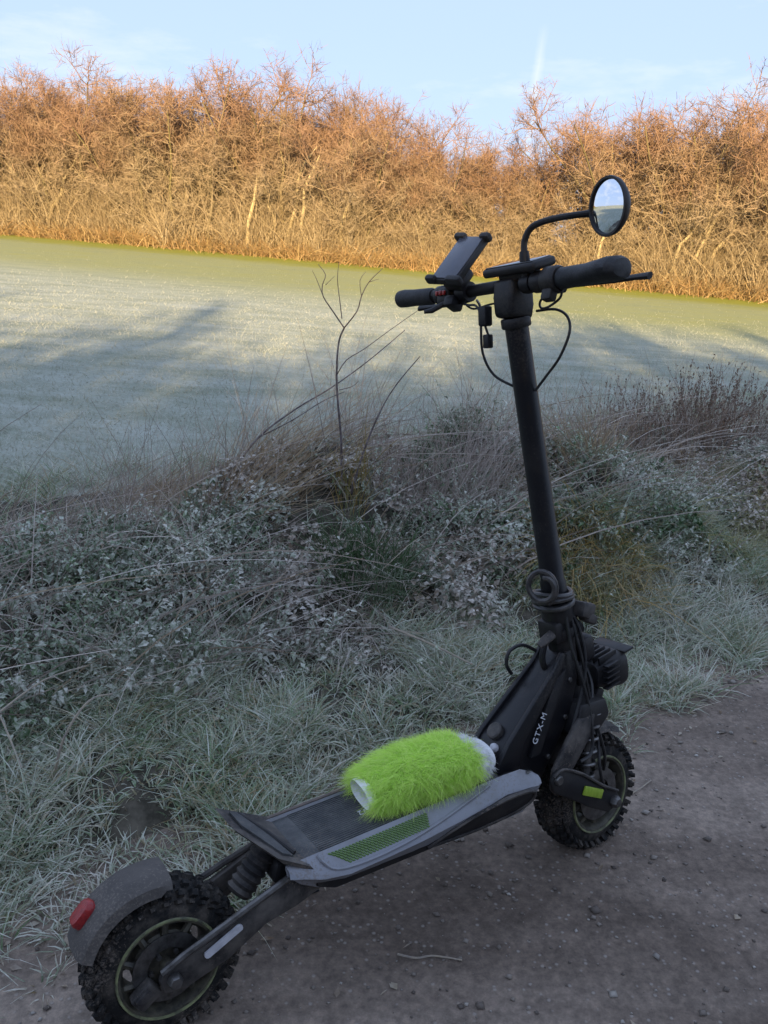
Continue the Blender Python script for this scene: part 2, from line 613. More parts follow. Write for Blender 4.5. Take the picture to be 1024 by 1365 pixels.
me = mesh_np('field', V, F, mf, True)
a = me.attributes.new('thaw_sunlit', 'FLOAT', 'POINT')
hd = -hedge_dist(V[:, 0], V[:, 1])
a.data.foreach_set('value', np.maximum(1 - sstep(1.2, 6.0, hd), .78 * (1 - sstep(6.0, 12.0, hd))).astype(np.float32))  # wider term puts sunlit yellow into the field colour past the thawed strip
tag(link('field', me), kind='structure')

# verge soil
ms_ = mat('verge_soil', (.032, .028, .018), .95, col2=(.11, .095, .07), nscale=14, bump=.8, bscale=40)
S, Nn = np.meshgrid(np.linspace(-14, 26, 260), np.linspace(1.25, 4.5, 60))
X, Y = xy(S, Nn)
V = np.stack([X, Y, zverge(X, Y)], -1).reshape(-1, 3)
ny, nx = X.shape
i = np.arange(ny - 1)[:, None] * nx + np.arange(nx - 1)[None]
F = np.stack([i, i + 1, i + nx + 1, i + nx], -1).reshape(-1, 4)
tag(link('verge_ground', mesh_np('verge_ground', V, F, ms_, True)), kind='structure')


# path
def zpath(x, y):
    s, n = sn(x, y)
    return .004 + .014 * (fbm(x * 2.1, y * 2.1, 3) - .5) * sstep(-.2, .4, np.abs(n - .85) + .2) * 0 + .010 * (fbm(x * 3.1 + 5, y * 3.1, 4) - .5)


mpth = bpy.data.materials.new('dirt_path'); mpth.use_nodes = True
t = mpth.node_tree; p = pb(mpth)
p.inputs['Roughness'].default_value = .92; p.inputs['Specular IOR Level'].default_value = .25
tcx = N(t, 'ShaderNodeTexCoord')


def noise(t, sc, det=5, ro=.6, src=None):
    n = N(t, 'ShaderNodeTexNoise'); n.inputs['Scale'].default_value = sc; n.inputs['Detail'].default_value = det; n.inputs['Roughness'].default_value = ro
    t.links.new((src or tcx).outputs['Object'] if not hasattr(src, 'is_output') else src, n.inputs['Vector'])
    return n


def ramp(t, inp, stops):
    r = N(t, 'ShaderNodeValToRGB'); e = r.color_ramp.elements
    while len(e) < len(stops):
        e.new(.5)
    for i, (po, c) in enumerate(stops):
        e[i].position = po; e[i].color = (*c, 1)
    t.links.new(inp, r.inputs['Fac'])
    return r


mrt = N(t, 'ShaderNodeMapping'); mrt.inputs['Rotation'].default_value = (0, 0, -HD); mrt.inputs['Scale'].default_value = (.45, 1.9, 1)
t.links.new(tcx.outputs['Object'], mrt.inputs['Vector'])
na = noise(t, 1.5, 6, .6, mrt.outputs[0]); nb = noise(t, 55, 6, .75); nc = noise(t, 9, 5, .7)
ra = ramp(t, na.outputs['Fac'], [(.34, (.135, .104, .082)), (.50, (.215, .170, .136)), (.66, (.30, .242, .195))])
rb = ramp(t, nb.outputs['Fac'], [(.34, (.58, .58, .58)), (.52, (.95, .95, .95)), (.68, (1.4, 1.37, 1.33))])
mm = N(t, 'ShaderNodeMix', data_type='RGBA', blend_type='MULTIPLY'); mm.inputs['Factor'].default_value = .85
t.links.new(ra.outputs[0], mm.inputs['A']); t.links.new(rb.outputs[0], mm.inputs['B'])
rc = ramp(t, nc.outputs['Fac'], [(.34, (.72, .72, .72)), (.62, (1.12, 1.12, 1.12))])
m2 = N(t, 'ShaderNodeMix', data_type='RGBA', blend_type='MULTIPLY'); m2.inputs['Factor'].default_value = .8
t.links.new(mm.outputs['Result'], m2.inputs['A']); t.links.new(rc.outputs[0], m2.inputs['B'])
vo = N(t, 'ShaderNodeTexVoronoi'); vo.inputs['Scale'].default_value = 70; vo.inputs['Randomness'].default_value = 1
t.links.new(tcx.outputs['Object'], vo.inputs['Vector'])
rv = N(t, 'ShaderNodeMapRange'); rv.inputs['From Min'].default_value = .34; rv.inputs['From Max'].default_value = .16
t.links.new(vo.outputs['Distance'], rv.inputs['Value'])
vn = N(t, 'ShaderNodeMath', operation='GREATER_THAN'); vn.inputs[1].default_value = .74
sx_ = N(t, 'ShaderNodeSeparateColor'); t.links.new(vo.outputs['Color'], sx_.inputs[0]); t.links.new(sx_.outputs[0], vn.inputs[0])
vm_ = N(t, 'ShaderNodeMath', operation='MULTIPLY'); t.links.new(rv.outputs[0], vm_.inputs[0]); t.links.new(vn.outputs[0], vm_.inputs[1])
m3 = N(t, 'ShaderNodeMix', data_type='RGBA'); m3.inputs['B'].default_value = (.36, .32, .28, 1)
vsc = N(t, 'ShaderNodeMath', operation='MULTIPLY'); vsc.inputs[1].default_value = .6; t.links.new(vm_.outputs[0], vsc.inputs[0])
t.links.new(vsc.outputs[0], m3.inputs['Factor']); t.links.new(m2.outputs['Result'], m3.inputs['A'])
t.links.new(m3.outputs['Result'], p.inputs['Base Color'])
hs = N(t, 'ShaderNodeMath', operation='ADD'); t.links.new(nb.outputs['Fac'], hs.inputs[0]); t.links.new(vm_.outputs[0], hs.inputs[1])
nd = noise(t, 240, 3, .7)
hs2 = N(t, 'ShaderNodeMath', operation='ADD'); t.links.new(hs.outputs[0], hs2.inputs[0]); t.links.new(nd.outputs['Fac'], hs2.inputs[1])
bp = N(t, 'ShaderNodeBump'); bp.inputs['Strength'].default_value = .7; bp.inputs['Distance'].default_value = .003
t.links.new(hs2.outputs[0], bp.inputs['Height']); t.links.new(bp.outputs[0], p.inputs['Normal'])
S, Nn = np.meshgrid(np.linspace(-14, 26, 400), np.linspace(-1.35, 1.75, 60))
X, Y = xy(S, Nn)
V = np.stack([X, Y, zpath(X, Y)], -1).reshape(-1, 3)
ny, nx = X.shape
i = np.arange(ny - 1)[:, None] * nx + np.arange(nx - 1)[None]
F = np.stack([i, i + 1, i + nx + 1, i + nx], -1).reshape(-1, 4)
tag(link('path', mesh_np('path', V, F, mpth, True)), kind='structure')

# loose stones and crumbs on the path (nobody could count them)
mst = plant_mat('loose_stones', [(.09, .075, .065), (.16, .135, .115), (.28, .245, .21), (.11, .09, .075), (.42, .39, .35), (.20, .17, .14)], 0, transl=0)
n = 7500
s = rng.uniform(-1.2, 6.5, n); q = 1.62 - np.abs(rng.normal(0, 1, n)) * 1.1
x, y = xy(s, q)
sz = np.clip(rng.lognormal(-5.75, .58, n), .0012, .013)
oct_ = np.array([[1, 0, 0], [-1, 0, 0], [0, 1, 0], [0, -1, 0], [0, 0, 1], [0, 0, -1]], float)
fo = np.array([[0, 2, 4], [2, 1, 4], [1, 3, 4], [3, 0, 4], [2, 0, 5], [1, 2, 5], [3, 1, 5], [0, 3, 5]])
Vs = oct_[None] * (sz[:, None] * rng.uniform(.6, 1.3, (n, 6)))[..., None]
Vs[..., 2] *= .6
an = rng.uniform(0, 6.28, n)
c, s_ = np.cos(an)[:, None], np.sin(an)[:, None]
Vs = np.stack([Vs[..., 0] * c - Vs[..., 1] * s_, Vs[..., 0] * s_ + Vs[..., 1] * c, Vs[..., 2]], -1)
Vs += np.stack([x, y, zpath(x, y) + sz * .25], -1)[:, None]
tag(link('gravel', mesh_np('gravel', Vs.reshape(-1, 3), (np.arange(n)[:, None, None] * 6 + fo[None]).reshape(-1, 3), mst)), kind='stuff')


# ------------------------------------------------------------------ hedge bushes
STEM_M = plant_mat('lichened_bark', [(.16, .12, .06), (.24, .19, .10), (.11, .085, .05), (.20, .17, .07)], transl=0)
TWIG_M = plant_mat('bare_twigs', [(.16, .10, .05), (.26, .16, .075), (.11, .065, .035), (.22, .15, .06)], transl=0,
                   zstops=[(.0, (.33, .275, .175)), (.40, (.28, .222, .15)), (.70, (.225, .140, .095)), (1.0, (.205, .116, .090))])
PALE_M = plant_mat('pale_bark', [(.40, .32, .18), (.33, .26, .14)], transl=0)
DRY_M = plant_mat('dry_undergrowth', [(.36, .28, .17), (.27, .20, .11), (.43, .345, .22), (.20, .145, .08)], transl=.2)


def rand_dirs(n, rg):
    v = rg.normal(size=(n, 3))
    return v / np.linalg.norm(v, axis=1, keepdims=True)


def grow(P, D, Lh, m, ang, lf, rg, t0=.2, upb=.35, k=3):
    """children of polyline branches P (n,k+1,3): m each"""
    n, kk, _ = P.shape
    t = rg.uniform(t0, 1, (n, m)) * (kk - 1)
    i = np.clip(t.astype(int), 0, kk - 2); f = (t - i)[..., None]
    idx = np.arange(n)[:, None]
    base = P[idx, i] * (1 - f) + P[idx, i + 1] * f
    tan = P[idx, i + 1] - P[idx, i]
    tan /= np.linalg.norm(tan, axis=-1, keepdims=True) + 1e-9
    rd = rand_dirs(n * m, rg).reshape(n, m, 3)
    d = tan * math.cos(ang) + rd * math.sin(ang) * 1.2
    d[..., 2] += upb
    d /= np.linalg.norm(d, axis=-1, keepdims=True)
    ln = lf * rg.uniform(.55, 1.2, (n, m)) * (1.15 - .5 * t / (kk - 1))
    base = base.reshape(-1, 3); d = d.reshape(-1, 3); ln = ln.reshape(-1)
    bend = rand_dirs(n * m, rg) * .22 + np.array([0, 0, .05])
    out = [base]
    for j in range(1, k + 1):
        u = j / k
        out.append(base + d * (ln * u)[:, None] + bend * (ln * u * u)[:, None] + (rand_dirs(n * m, rg) * (ln * .045)[:, None] if j < k else 0))
    return np.stack(out, 1)


def poly_ribbons(P, w0, w1, rg):
    n, k, _ = P.shape
    D = P[:, -1] - P[:, 0]
    sd = np.cross(D, rand_dirs(n, rg)); sd /= np.linalg.norm(sd, axis=1, keepdims=True) + 1e-9
    w = np.linspace(w0, w1, k)[None, :, None] * .5
    V = np.stack([P - sd[:, None] * w, P + sd[:, None] * w], 2).reshape(n, 2 * k, 3)
    f = np.array([[2 * i, 2 * i + 1, 2 * i + 3, 2 * i + 2] for i in range(k - 1)])
    return V.reshape(-1, 3), (np.arange(n)[:, None, None] * 2 * k + f[None]).reshape(-1, 4)


def poly_tubes(P, r0, r1):
    n, k, _ = P.shape
    T = P[:, -1] - P[:, 0]
    a = np.cross(T, np.array([.31, .77, .2])); a /= np.linalg.norm(a, axis=1, keepdims=True) + 1e-9
    b = np.cross(T, a); b /= np.linalg.norm(b, axis=1, keepdims=True) + 1e-9
    rr = np.linspace(r0, r1, k)[None, :, None]
    rings = [P + (a[:, None] * math.cos(q) + b[:, None] * math.sin(q)) * rr for q in np.arange(5) * 2 * math.pi / 5]
    V = np.stack(rings, 2).reshape(n, k * 5, 3)
    f = np.array([[i * 5 + j, i * 5 + (j + 1) % 5, (i + 1) * 5 + (j + 1) % 5, (i + 1) * 5 + j] for i in range(k - 1) for j in range(5)])
    return V.reshape(-1, 3), (np.arange(n)[:, None, None] * k * 5 + f[None]).reshape(-1, 4)


def bush_meshes(seed, H=5.0, spread=1.0, dens=1.0):
    rg = np.random.default_rng(seed)
    ns = 10
    base = np.stack([rg.normal(0, .32 * spread, ns), rg.normal(0, .35 * spread, ns), np.full(ns, -.15)], 1)
    lean = np.stack([rg.normal(0, .30 * spread, ns), rg.normal(0, .26 * spread, ns), np.ones(ns)], 1)
    ln = H * rg.uniform(.60, .84, ns)
    pts = []
    off = np.zeros((ns, 3))
    for j in range(7):
        u = j / 6
        off = off + rg.normal(0, .07, (ns, 3)) * np.array([1, 1, 0])
        pts.append(base + lean * (ln * u)[:, None] * np.array([.55 + .5 * u, .55 + .5 * u, .95]) + off)
    P0 = np.stack(pts, 1)
    P1 = grow(P0, None, None, int(24 * dens), R_(54), 1.30 * spread, rg, t0=.08, upb=.30, k=4)
    P2 = grow(P1, None, None, 10, R_(48), .62, rg, t0=.15, upb=.12)
    P3 = grow(P2, None, None, 9, R_(52), .30, rg, t0=.2, upb=.05, k=2)
    stems = poly_tubes(P0, .055, .014)
    crown = join([poly_tubes(P1, .014, .005), poly_ribbons(P2, .012, .007, rg), poly_ribbons(P3, .0095, .005, rg)])
    # straw and bramble tangle standing in the foot of the bush
    n = 4600
    B = np.stack([rg.uniform(-1.35, 1.35, n), rg.uniform(-1.2, .9, n), rg.uniform(-.1, .5, n) ** 1], 1)
    D = np.stack([rg.normal(0, .35, n), rg.normal(0, .35, n), np.ones(n)], 1)
    bd = np.stack([rg.normal(0, .3, n), rg.normal(-.15, .25, n), rg.uniform(-.5, .0, n)], 1)
    lh = rg.uniform(.4, 1.0, n) * (.5 + 1.7 * rg.random(n) ** 2)
    under = join([ribbons(B, D, lh, rg.uniform(.006, .014, n), bd, k=3, tip=.4, rg=rg)])
    ms = mesh_np('bush_stems', stems[0], stems[1], STEM_M, True)
    mc = mesh_np('bush_crown', crown[0], crown[1], TWIG_M)
    mu_ = mesh_np('bush_undergrowth', under[0], under[1], DRY_M)
    return ms, mc, mu_


PROTO = [bush_meshes(100 + i, H=[5.0, 4.6, 5.3, 4.8, 5.1][i], spread=[1, 1.15, .9, 1.1, 1.0][i]) for i in range(5)]


def bush(pi, loc, rz, sc, label, group, cat='bush', sz=None, name='hawthorn_bush'):
    root = empty(name, loc, (0, 0, rz))
    root.scale = (sc, sc, sz or sc)
    tag(root, label, cat, group)
    for nm, me in zip(('trunk', 'crown', 'undergrowth'), PROTO[pi]):
        link(nm, me, root)
    return root


# front row: along the hedge foot line, visible from left to right
rgb = np.random.default_rng(21)
hl = np.linalg.norm(HR - HL)
front = [
    (-0.4, 1.00, 'leftmost hedge bush with lighter straw at its foot beside the field'),
    (1.9, 1.12, 'tall bare hawthorn bush with ragged top, second from the left in the hedge'),
    (4.2, 0.97, 'brown hedge bush between the ragged tall bush and the forked pale trunks'),
    (6.6, 1.09, 'twiggy hedge bush whose reddish crown rises left of the forked pale trunks'),
    (8.8, 1.10, 'hedge bush with pale forked trunks showing above the field edge'),
    (11.0, 0.98, 'lower straw coloured hedge bush above the bare sapling'),
    (13.2, 0.80, 'short hedge bush behind the phone holder'),
    (15.3, 0.76, 'low golden hedge bush under the dip in the hedge top beneath the contrail'),
    (17.6, 0.93, 'dark reddish hedge bush rising behind the round mirror'),
    (19.8, 1.08, 'broad twiggy hedge bush right of the round mirror'),
    (21.9, 1.06, 'rightmost hedge bush with tall pale stems low down'),
]
for i, (d, sc, lab) in enumerate(front):
    q = HL + HDIR * d + HNRM * rgb.uniform(1.0, 1.5)
    z = float(zfield(np.array(q[0]), np.array(q[1])))
    rt = bush((i * 2 + 1) % 5, (q[0], q[1], z - .05), rgb.uniform(-.5, .5) + (math.pi if i % 2 else 0), sc, lab, 'bushes of the field hedge')
    if i in (1, 4, 5, 8, 9, 10):
        rt.rotation_euler.z = rgb.uniform(-.2, .2)
        rgt = np.random.default_rng(300 + i)
        for k in range({1: 2, 4: 4, 5: 1, 8: 1, 9: 3, 10: 3}[i]):
            x0 = -.75 + .38 * k + rgt.normal(0, .08); ln_ = rgt.uniform(1.3, 2.3); lx = rgt.uniform(.05, .5)
            pts = [(x0 + lx * ln_ * u * (.3 + .7 * u) + rgt.normal(0, .07), -.86 + .10 * (k % 3) + .5 * u * u, -.1 + ln_ * 1.25 * u) for u in np.linspace(0, 1, 7)]
            MB().tube(pts, [.05, .047, .043, .038, .032, .026, .012], 6, smooth=2).build('pale_trunk', PALE_M, rt)
# back row and the ends of the hedge that run on outside the picture
for k, d in enumerate(np.arange(-11, 34, 1.9)):
    off = 2.7 if -2 < d < 23.5 else 1.6
    q = HL + HDIR * d + HNRM * (off + rgb.uniform(-.3, .3))
    z = float(zfield(np.array(q[0]), np.array(q[1])))
    bush((k * 3 + 2) % 5, (q[0], q[1], z - .05), rgb.uniform(0, 6.28), rgb.uniform(.92, 1.02) * float(np.interp(d, [9.5, 12, 16, 18], [1, .80, .74, 1])), 'bare brown bush in the back row of the hedge across the field' if off > 2 else 'bare brown bush further along the hedge across the field', 'bushes of the hedge back row' if off > 2 else 'bushes further along the hedge')
# the tree belt on the near side of the path, behind the camera, that shades the verge
for k, xx in enumerate(np.arange(-17, 18, 1.7)):
    yy = -8.0 + .25 * math.sin(k * 1.7)
    bush((k * 2 + 1) % 5, (xx, yy, -.1), k * 1.3, float(rgb.choice([.84, 1.02, 1.1, 1.16, 1.2])), 'bare bush in the thick hedge on the near side of the path', 'bushes behind the path')
    bush((k * 3 + 1) % 5, (xx + .8, yy - 1.7, -.1), k * 2.3, float(rgb.choice([.84, 1.02, 1.1, 1.16, 1.2])), 'bare bush in the thick hedge on the near side of the path', 'bushes behind the path')

# tan dead grass along the hedge foot
n = 26000
d = rng.uniform(-14, 34, n); o = rng.normal(.15, .42, n)
x = HL[0] + HDIR[0] * d + HNRM[0] * o; y = HL[1] + HDIR[1] * d + HNRM[1] * o
P = np.stack([x, y, zfield(x, y) - .02], 1)
D = np.stack([rng.normal(0, .45, n), rng.normal(-.25, .4, n), np.ones(n)], 1)
bd = np.stack([rng.normal(0, .3, n), rng.normal(-.2, .3, n), rng.uniform(-.6, -.1, n)], 1)
v, f = ribbons(P, D, rng.uniform(.25, .75, n), rng.uniform(.010, .022, n), bd, k=2, tip=.3)
FOOT_M = plant_mat('hedge_foot_grass', [(.36, .23, .11), (.28, .17, .075), (.42, .30, .15), (.24, .17, .07)], transl=.25)
tag(link('dead_grass', mesh_np('dead_grass', v, f, FOOT_M)), kind='stuff')

# short frosted crop on the near part of the field
n = 150000
y = 4.0 + 16 * rng.random(n) ** 1.7; x = rng.uniform(-.62, .62, n) * y * 1.15
s, q = sn(x, y)
ok = (q > 4.0) & (rng.random(n) < 1 - .97 * sstep(9.5, 17, y))
x, y = x[ok], y[ok]; n = len(x)
P = np.stack([x, y, zfield(x, y) - .004], 1)
D = np.stack([rng.normal(0, .5, n), rng.normal(0, .5, n), np.ones(n)], 1)
bd = np.stack([rng.normal(0, .4, n), rng.normal(0, .4, n), rng.uniform(-.5, 0, n)], 1)
v, f = ribbons(P, D, rng.uniform(.018, .05, n), rng.uniform(.003, .007, n), bd, k=1, tip=.3)
CROP_M = plant_mat('frosted_crop', [(.26, .28, .19), (.34, .35, .27), (.46, .46, .39), (.30, .31, .23)], frost=.6, transl=.3)
tag(link('crop_grass', mesh_np('crop_grass', v, f, CROP_M)), kind='stuff')


# ------------------------------------------------------------------ verge plants
def verge_pts(n, s0, s1, n0, n1, rg=rng):
    s = rg.uniform(s0, s1, n); q = rg.uniform(n0, n1, n)
    x, y = xy(s, q)
    return s, q, x, y, zverge(x, y)


# grass in tufts
GRASS_M = plant_mat('frosted_grass', [(.06, .12, .04), (.24, .34, .18), (.48, .55, .42), (.72, .74, .65), (.12, .22, .075), (.55, .46, .31), (.38, .47, .32), (.18, .29, .12), (.42, .32, .19), (.30, .24, .13), (.57, .61, .50)], frost=.85, fscale=70, transl=.22)


def grass(nt_, per, s0, s1, n0, n1, hmin, hmax, mask=None):
    s, q, x, y, z = verge_pts(nt_, s0, s1, n0, n1)
    if mask is not None:
        keep = rng.random(nt_) < mask(s, q)
        s, q, x, y, z = s[keep], q[keep], x[keep], y[keep], z[keep]
    kp_ = rng.random(len(x)) < np.clip(.25 + 3.2 * (fbm(x * 7 + 3, y * 7, 2) - .33), .1, 1)
    s, q, x, y, z = s[kp_], q[kp_], x[kp_], y[kp_], z[kp_]
    m = len(x) * per
    ci = np.repeat(np.arange(len(x)), per)
    hs_ = np.repeat(rng.uniform(.75, 1.25, len(x)), per)
    a = rng.uniform(0, 2 * np.pi, m); rad = np.abs(rng.normal(0, .014, m))
    ox, oy = np.cos(a) * rad, np.sin(a) * rad
    px_, py_ = x[ci] + ox, y[ci] + oy
    P = np.stack([px_, py_, np.maximum(zverge(px_, py_), zpath(px_, py_) - .002) - .008], 1)
    ln = rng.uniform(hmin, hmax, m) * hs_ * np.repeat(.6 + .85 * sstep(.35, .65, fbm(x * 3.3, y * 3.3 + 4, 3)), per)
    lean = rng.uniform(.1, .75, m)
    D = np.stack([np.cos(a) * lean, np.sin(a) * lean, np.ones(m)], 1) + rng.normal(0, .22, (m, 3))
    bd = np.stack([np.cos(a) * .4, np.sin(a) * .4, -rng.uniform(.05, .6, m)], 1)
    return ribbons(P, D, ln, rng.uniform(.0030, .0058, m), bd, k=3, tip=.12)


edge = lambda s, q: np.clip(.25 + 1.5 * (q - 1.37 - .13 * (fbm(s * 3, q * 3 + 9, 3) - .5) * 2) / .25, 0, 1)
g1 = grass(7400, 15, -1.5, 3.6, 1.28, 2.40, .045, .100, edge)
g2 = grass(5600, 14, 3.2, 9.0, 1.40, 2.9, .045, .100, edge)
g3 = grass(700, 9, -1.3, 6.0, 2.3, 4.0, .07, .17)
g4 = grass(4200, 7, -1.8, 6.5, 3.5, 4.9, .07, .16)
g5 = grass(1800, 7, 6.5, 12, 3.0, 4.9, .08, .18)
V, F = join([g1, g2, g3, g4, g5])
tag(link('frosted_grass', mesh_np('frosted_grass', V, F, GRASS_M)), kind='stuff')

# nettles and other leafy weeds, rimed with frost
NET_M = plant_mat('frosted_weeds', [(.05, .11, .035), (.13, .21, .085), (.26, .35, .19), (.56, .60, .50), (.15, .16, .07), (.06, .13, .04), (.42, .35, .27), (.17, .27, .12), (.07, .14, .05), (.28, .18, .11)], frost=.9, fscale=110, transl=.2)


def weeds(ns, s0, s1, n0, n1, hmin, hmax, pairs, lsz, mask=None):
    s, q, x, y, z = verge_pts(ns, s0, s1, n0, n1)
    if mask is not None:
        keep = rng.random(ns) < mask(s, q)
        x, y, z = x[keep], y[keep], z[keep]
    m = len(x)
    h = rng.uniform(hmin, hmax, m) * (.35 + 1.35 * sstep(.34, .66, fbm(x * 2.6 + 7, y * 2.6, 3)))
    D = np.stack([rng.normal(0, .38, m), rng.normal(0, .38, m), np.ones(m)], 1)
    D /= np.linalg.norm(D, axis=1, keepdims=True)
    bd = np.stack([rng.normal(0, .2, m), rng.normal(0, .2, m), -rng.uniform(0, .35, m)], 1)
    P = np.stack([x, y, z - .01], 1)
    parts = [ribbons(P, D, h, .004, bd, k=3, tip=.5)]
    for j in range(pairs):
        tt = .25 + .75 * (j + rng.random(m)) / pairs
        c = P + D * (h * tt)[:, None] + bd * (h * tt * tt)[:, None]
        a = rng.uniform(0, 6.28, m)
        for sg in (0, math.pi):
            aa = a + sg + rng.normal(0, .3, m)
            ld = np.stack([np.cos(aa), np.sin(aa), rng.normal(-.15, .4, m)], 1)
            wd = np.stack([-np.sin(aa), np.cos(aa), rng.normal(0, .3, m)], 1)
            ls = lsz * rng.uniform(.55, 1.25, m) * (1.15 - .5 * tt)
            parts.append(leaves(c, ld, wd, ls, ls * rng.uniform(.45, .7, m), .2, .25))
    return join(parts)


patch = lambda th: (lambda s, q: np.clip(.12 + 6 * (fbm(s * 1.3 + 3, q * 1.3, 3) - th), 0, 1))
w1 = weeds(2200, -.9, 4.4, 2.1, 3.8, .08, .22, 7, .030, patch(.40))
w2 = weeds(2600, 3.8, 9.5, 2.4, 3.8, .06, .16, 6, .028, patch(.42))
w3 = weeds(1000, -1.2, 5, 1.85, 4.1, .05, .14, 5, .024)
V, F = join([w1, w2, w3])
tag(link('frosted_weeds', mesh_np('frosted_weeds', V, F, NET_M)), kind='stuff')

# rounded bramble and nettle hummocks: leaves in a shell over a dark, hollow inside
HUM = {
    'dark': plant_mat('dark_bramble_leaves', [(.030, .075, .022), (.055, .115, .038), (.09, .16, .06), (.045, .10, .03), (.16, .22, .12)], frost=.75, fscale=90, transl=.15),
    'frosty': plant_mat('rimed_bramble_leaves', [(.16, .24, .12), (.34, .42, .30), (.56, .60, .52), (.22, .31, .17), (.66, .68, .62), (.10, .17, .07)], frost=.95, fscale=90, transl=.15),
    'brown': plant_mat('brown_withered_leaves', [(.18, .125, .085), (.30, .23, .17), (.44, .37, .31), (.12, .085, .06), (.24, .21, .15)], frost=.85, fscale=90, transl=.12),
}


def hummocks(nc, s0, s1, n0, n1, r0, r1, lsz, seed, dens=150):
    rg = np.random.default_rng(seed)
    s, q, x, y, z = verge_pts(nc, s0, s1, n0, n1, rg)
    r = rg.uniform(r0, r1, nc)
    kind = (fbm(s * 1.1 + 5, q * 1.4 + 2, 2) + rg.normal(0, .12, nc))
    res = {}
    for nm, lo, hi in (('dark', -9, .475), ('frosty', .475, .565), ('brown', .565, 9)):
        sel = np.where((kind >= lo) & (kind < hi))[0]
        if not len(sel): continue
        nl = (dens * (r[sel] / .1) ** 2).astype(int)
        ci = np.repeat(sel, nl); m = len(ci)
        u = rand_dirs(m, rg); u[:, 2] = np.abs(u[:, 2]) * .9 + .05
        u /= np.linalg.norm(u, axis=1, keepdims=True)
        lob = .78 + .45 * fbm(u[:, 0] * 2.2 + ci * 3.7, u[:, 1] * 2.2 + u[:, 2] * 2 + ci, 2)
        rr = r[ci] * lob * (1 - .22 * rg.random(m) ** 2)
        P = np.stack([x[ci], y[ci], z[ci] - .03], 1) + u * rr[:, None] * np.array([1, 1, 1.05])
        D = u * .5 + rand_dirs(m, rg) * .75; D[:, 2] -= .30
        W = np.cross(u, D) + rand_dirs(m, rg) * .35
        ls = lsz * rg.uniform(.55, 1.3, m)
        res[nm] = leaves(P, D, W, ls, ls * rg.uniform(.5, .75, m), .16, .22)
    return res


h1 = hummocks(300, -.9, 4.3, 2.15, 3.65, .06, .155, .026, 41)
h2 = hummocks(230, 3.6, 9.0, 2.4, 3.7, .06, .14, .028, 42, 110)
h3 = hummocks(110, -1.2, 5.0, 1.95, 2.35, .03, .07, .020, 43)
for nm in HUM:
    ps = [h[nm] for h in (h1, h2, h3) if nm in h]
    V, F = join(ps)
    tag(link('bramble_leaves', mesh_np('bramble_leaves', V, F, HUM[nm])), kind='stuff')

# dead purple-grey stems and litter lying over each other
LIT_M = plant_mat('dead_stems', [(.18, .14, .115), (.40, .33, .28), (.24, .175, .12), (.58, .50, .43), (.12, .08, .065), (.44, .33, .22)], frost=.45, transl=.15)


def stalks(n_, s0, s1, n0, n1, hmin, hmax, w0, w1, spread, dirv=(0, 0), droop=(.0, .5), mask=None, k=3):
    s, q, x, y, z = verge_pts(n_, s0, s1, n0, n1)
    if mask is not None:
        kp = rng.random(n_) < mask(s, q)
        x, y, z = x[kp], y[kp], z[kp]
    m = len(x)
    D = np.stack([rng.normal(dirv[0], spread, m), rng.normal(dirv[1], spread, m), np.ones(m)], 1)
    bd = np.stack([rng.normal(dirv[0] * .3, .2, m), rng.normal(0, .2, m), -rng.uniform(*droop, m)], 1)
    return ribbons(np.stack([x, y, z - .01], 1), D, rng.uniform(hmin, hmax, m), rng.uniform(w0, w1, m), bd, k=k, tip=.3)


l1 = stalks(2600, -.8, 4.5, 2.2, 4.1, .18, .50, .0028, .0052, .75, (.35, 0), (.1, .7))
l2 = stalks(2000, .9, 4.8, 2.9, 4.2, .28, .66, .002, .0036, .20, (.05, 0), (0, .2))
l3 = stalks(1800, 4.3, 10, 2.9, 4.3, .15, .45, .0025, .0045, .5, (.0, 0))
l4 = stalks(420, -1.5, 1.4, 3.3, 4.4, .2, .5, .002, .0035, .45, (.5, 0), (0, .4))
l5 = stalks(4200, -1.6, 4.8, 3.0, 4.5, .10, .34, .002, .0036, .45, (.25, 0), (.1, .6))
l6 = stalks(3600, 4.6, 11, 3.0, 4.5, .10, .32, .0025, .0042, .45, (.1, 0), (.1, .6))
l7 = stalks(420, -.8, 3.6, 2.25, 3.9, .45, .95, .0035, .0065, .35, (1.0, .15), (.15, .8), k=6)
l8 = stalks(160, 3.4, 8, 2.6, 3.9, .35, .7, .0035, .006, .5, (.3, .1), (.2, .8), k=6)
V, F = join([l1, l2, l3, l4, l5, l6, l7, l8])
tag(link('dead_stems', mesh_np('dead_stems', V, F, LIT_M)), kind='stuff')


def at(px, py, Y):
    """point on the picture ray at world depth Y"""
    r = ray(px, py)
    return Vector((0, 0, CH)) + r * (Y / r.y)


def on_verge(px, py, zoff=0):
    r = ray(px, py)
    tt = np.linspace(1.2, 9, 2000)
    x, y, z = r.x * tt, r.y * tt, CH + r.z * tt
    g = zverge(x, y) + zoff
    j = int(np.argmax(z < g))
    return Vector((x[j], y[j], float(g[j]) - zoff))


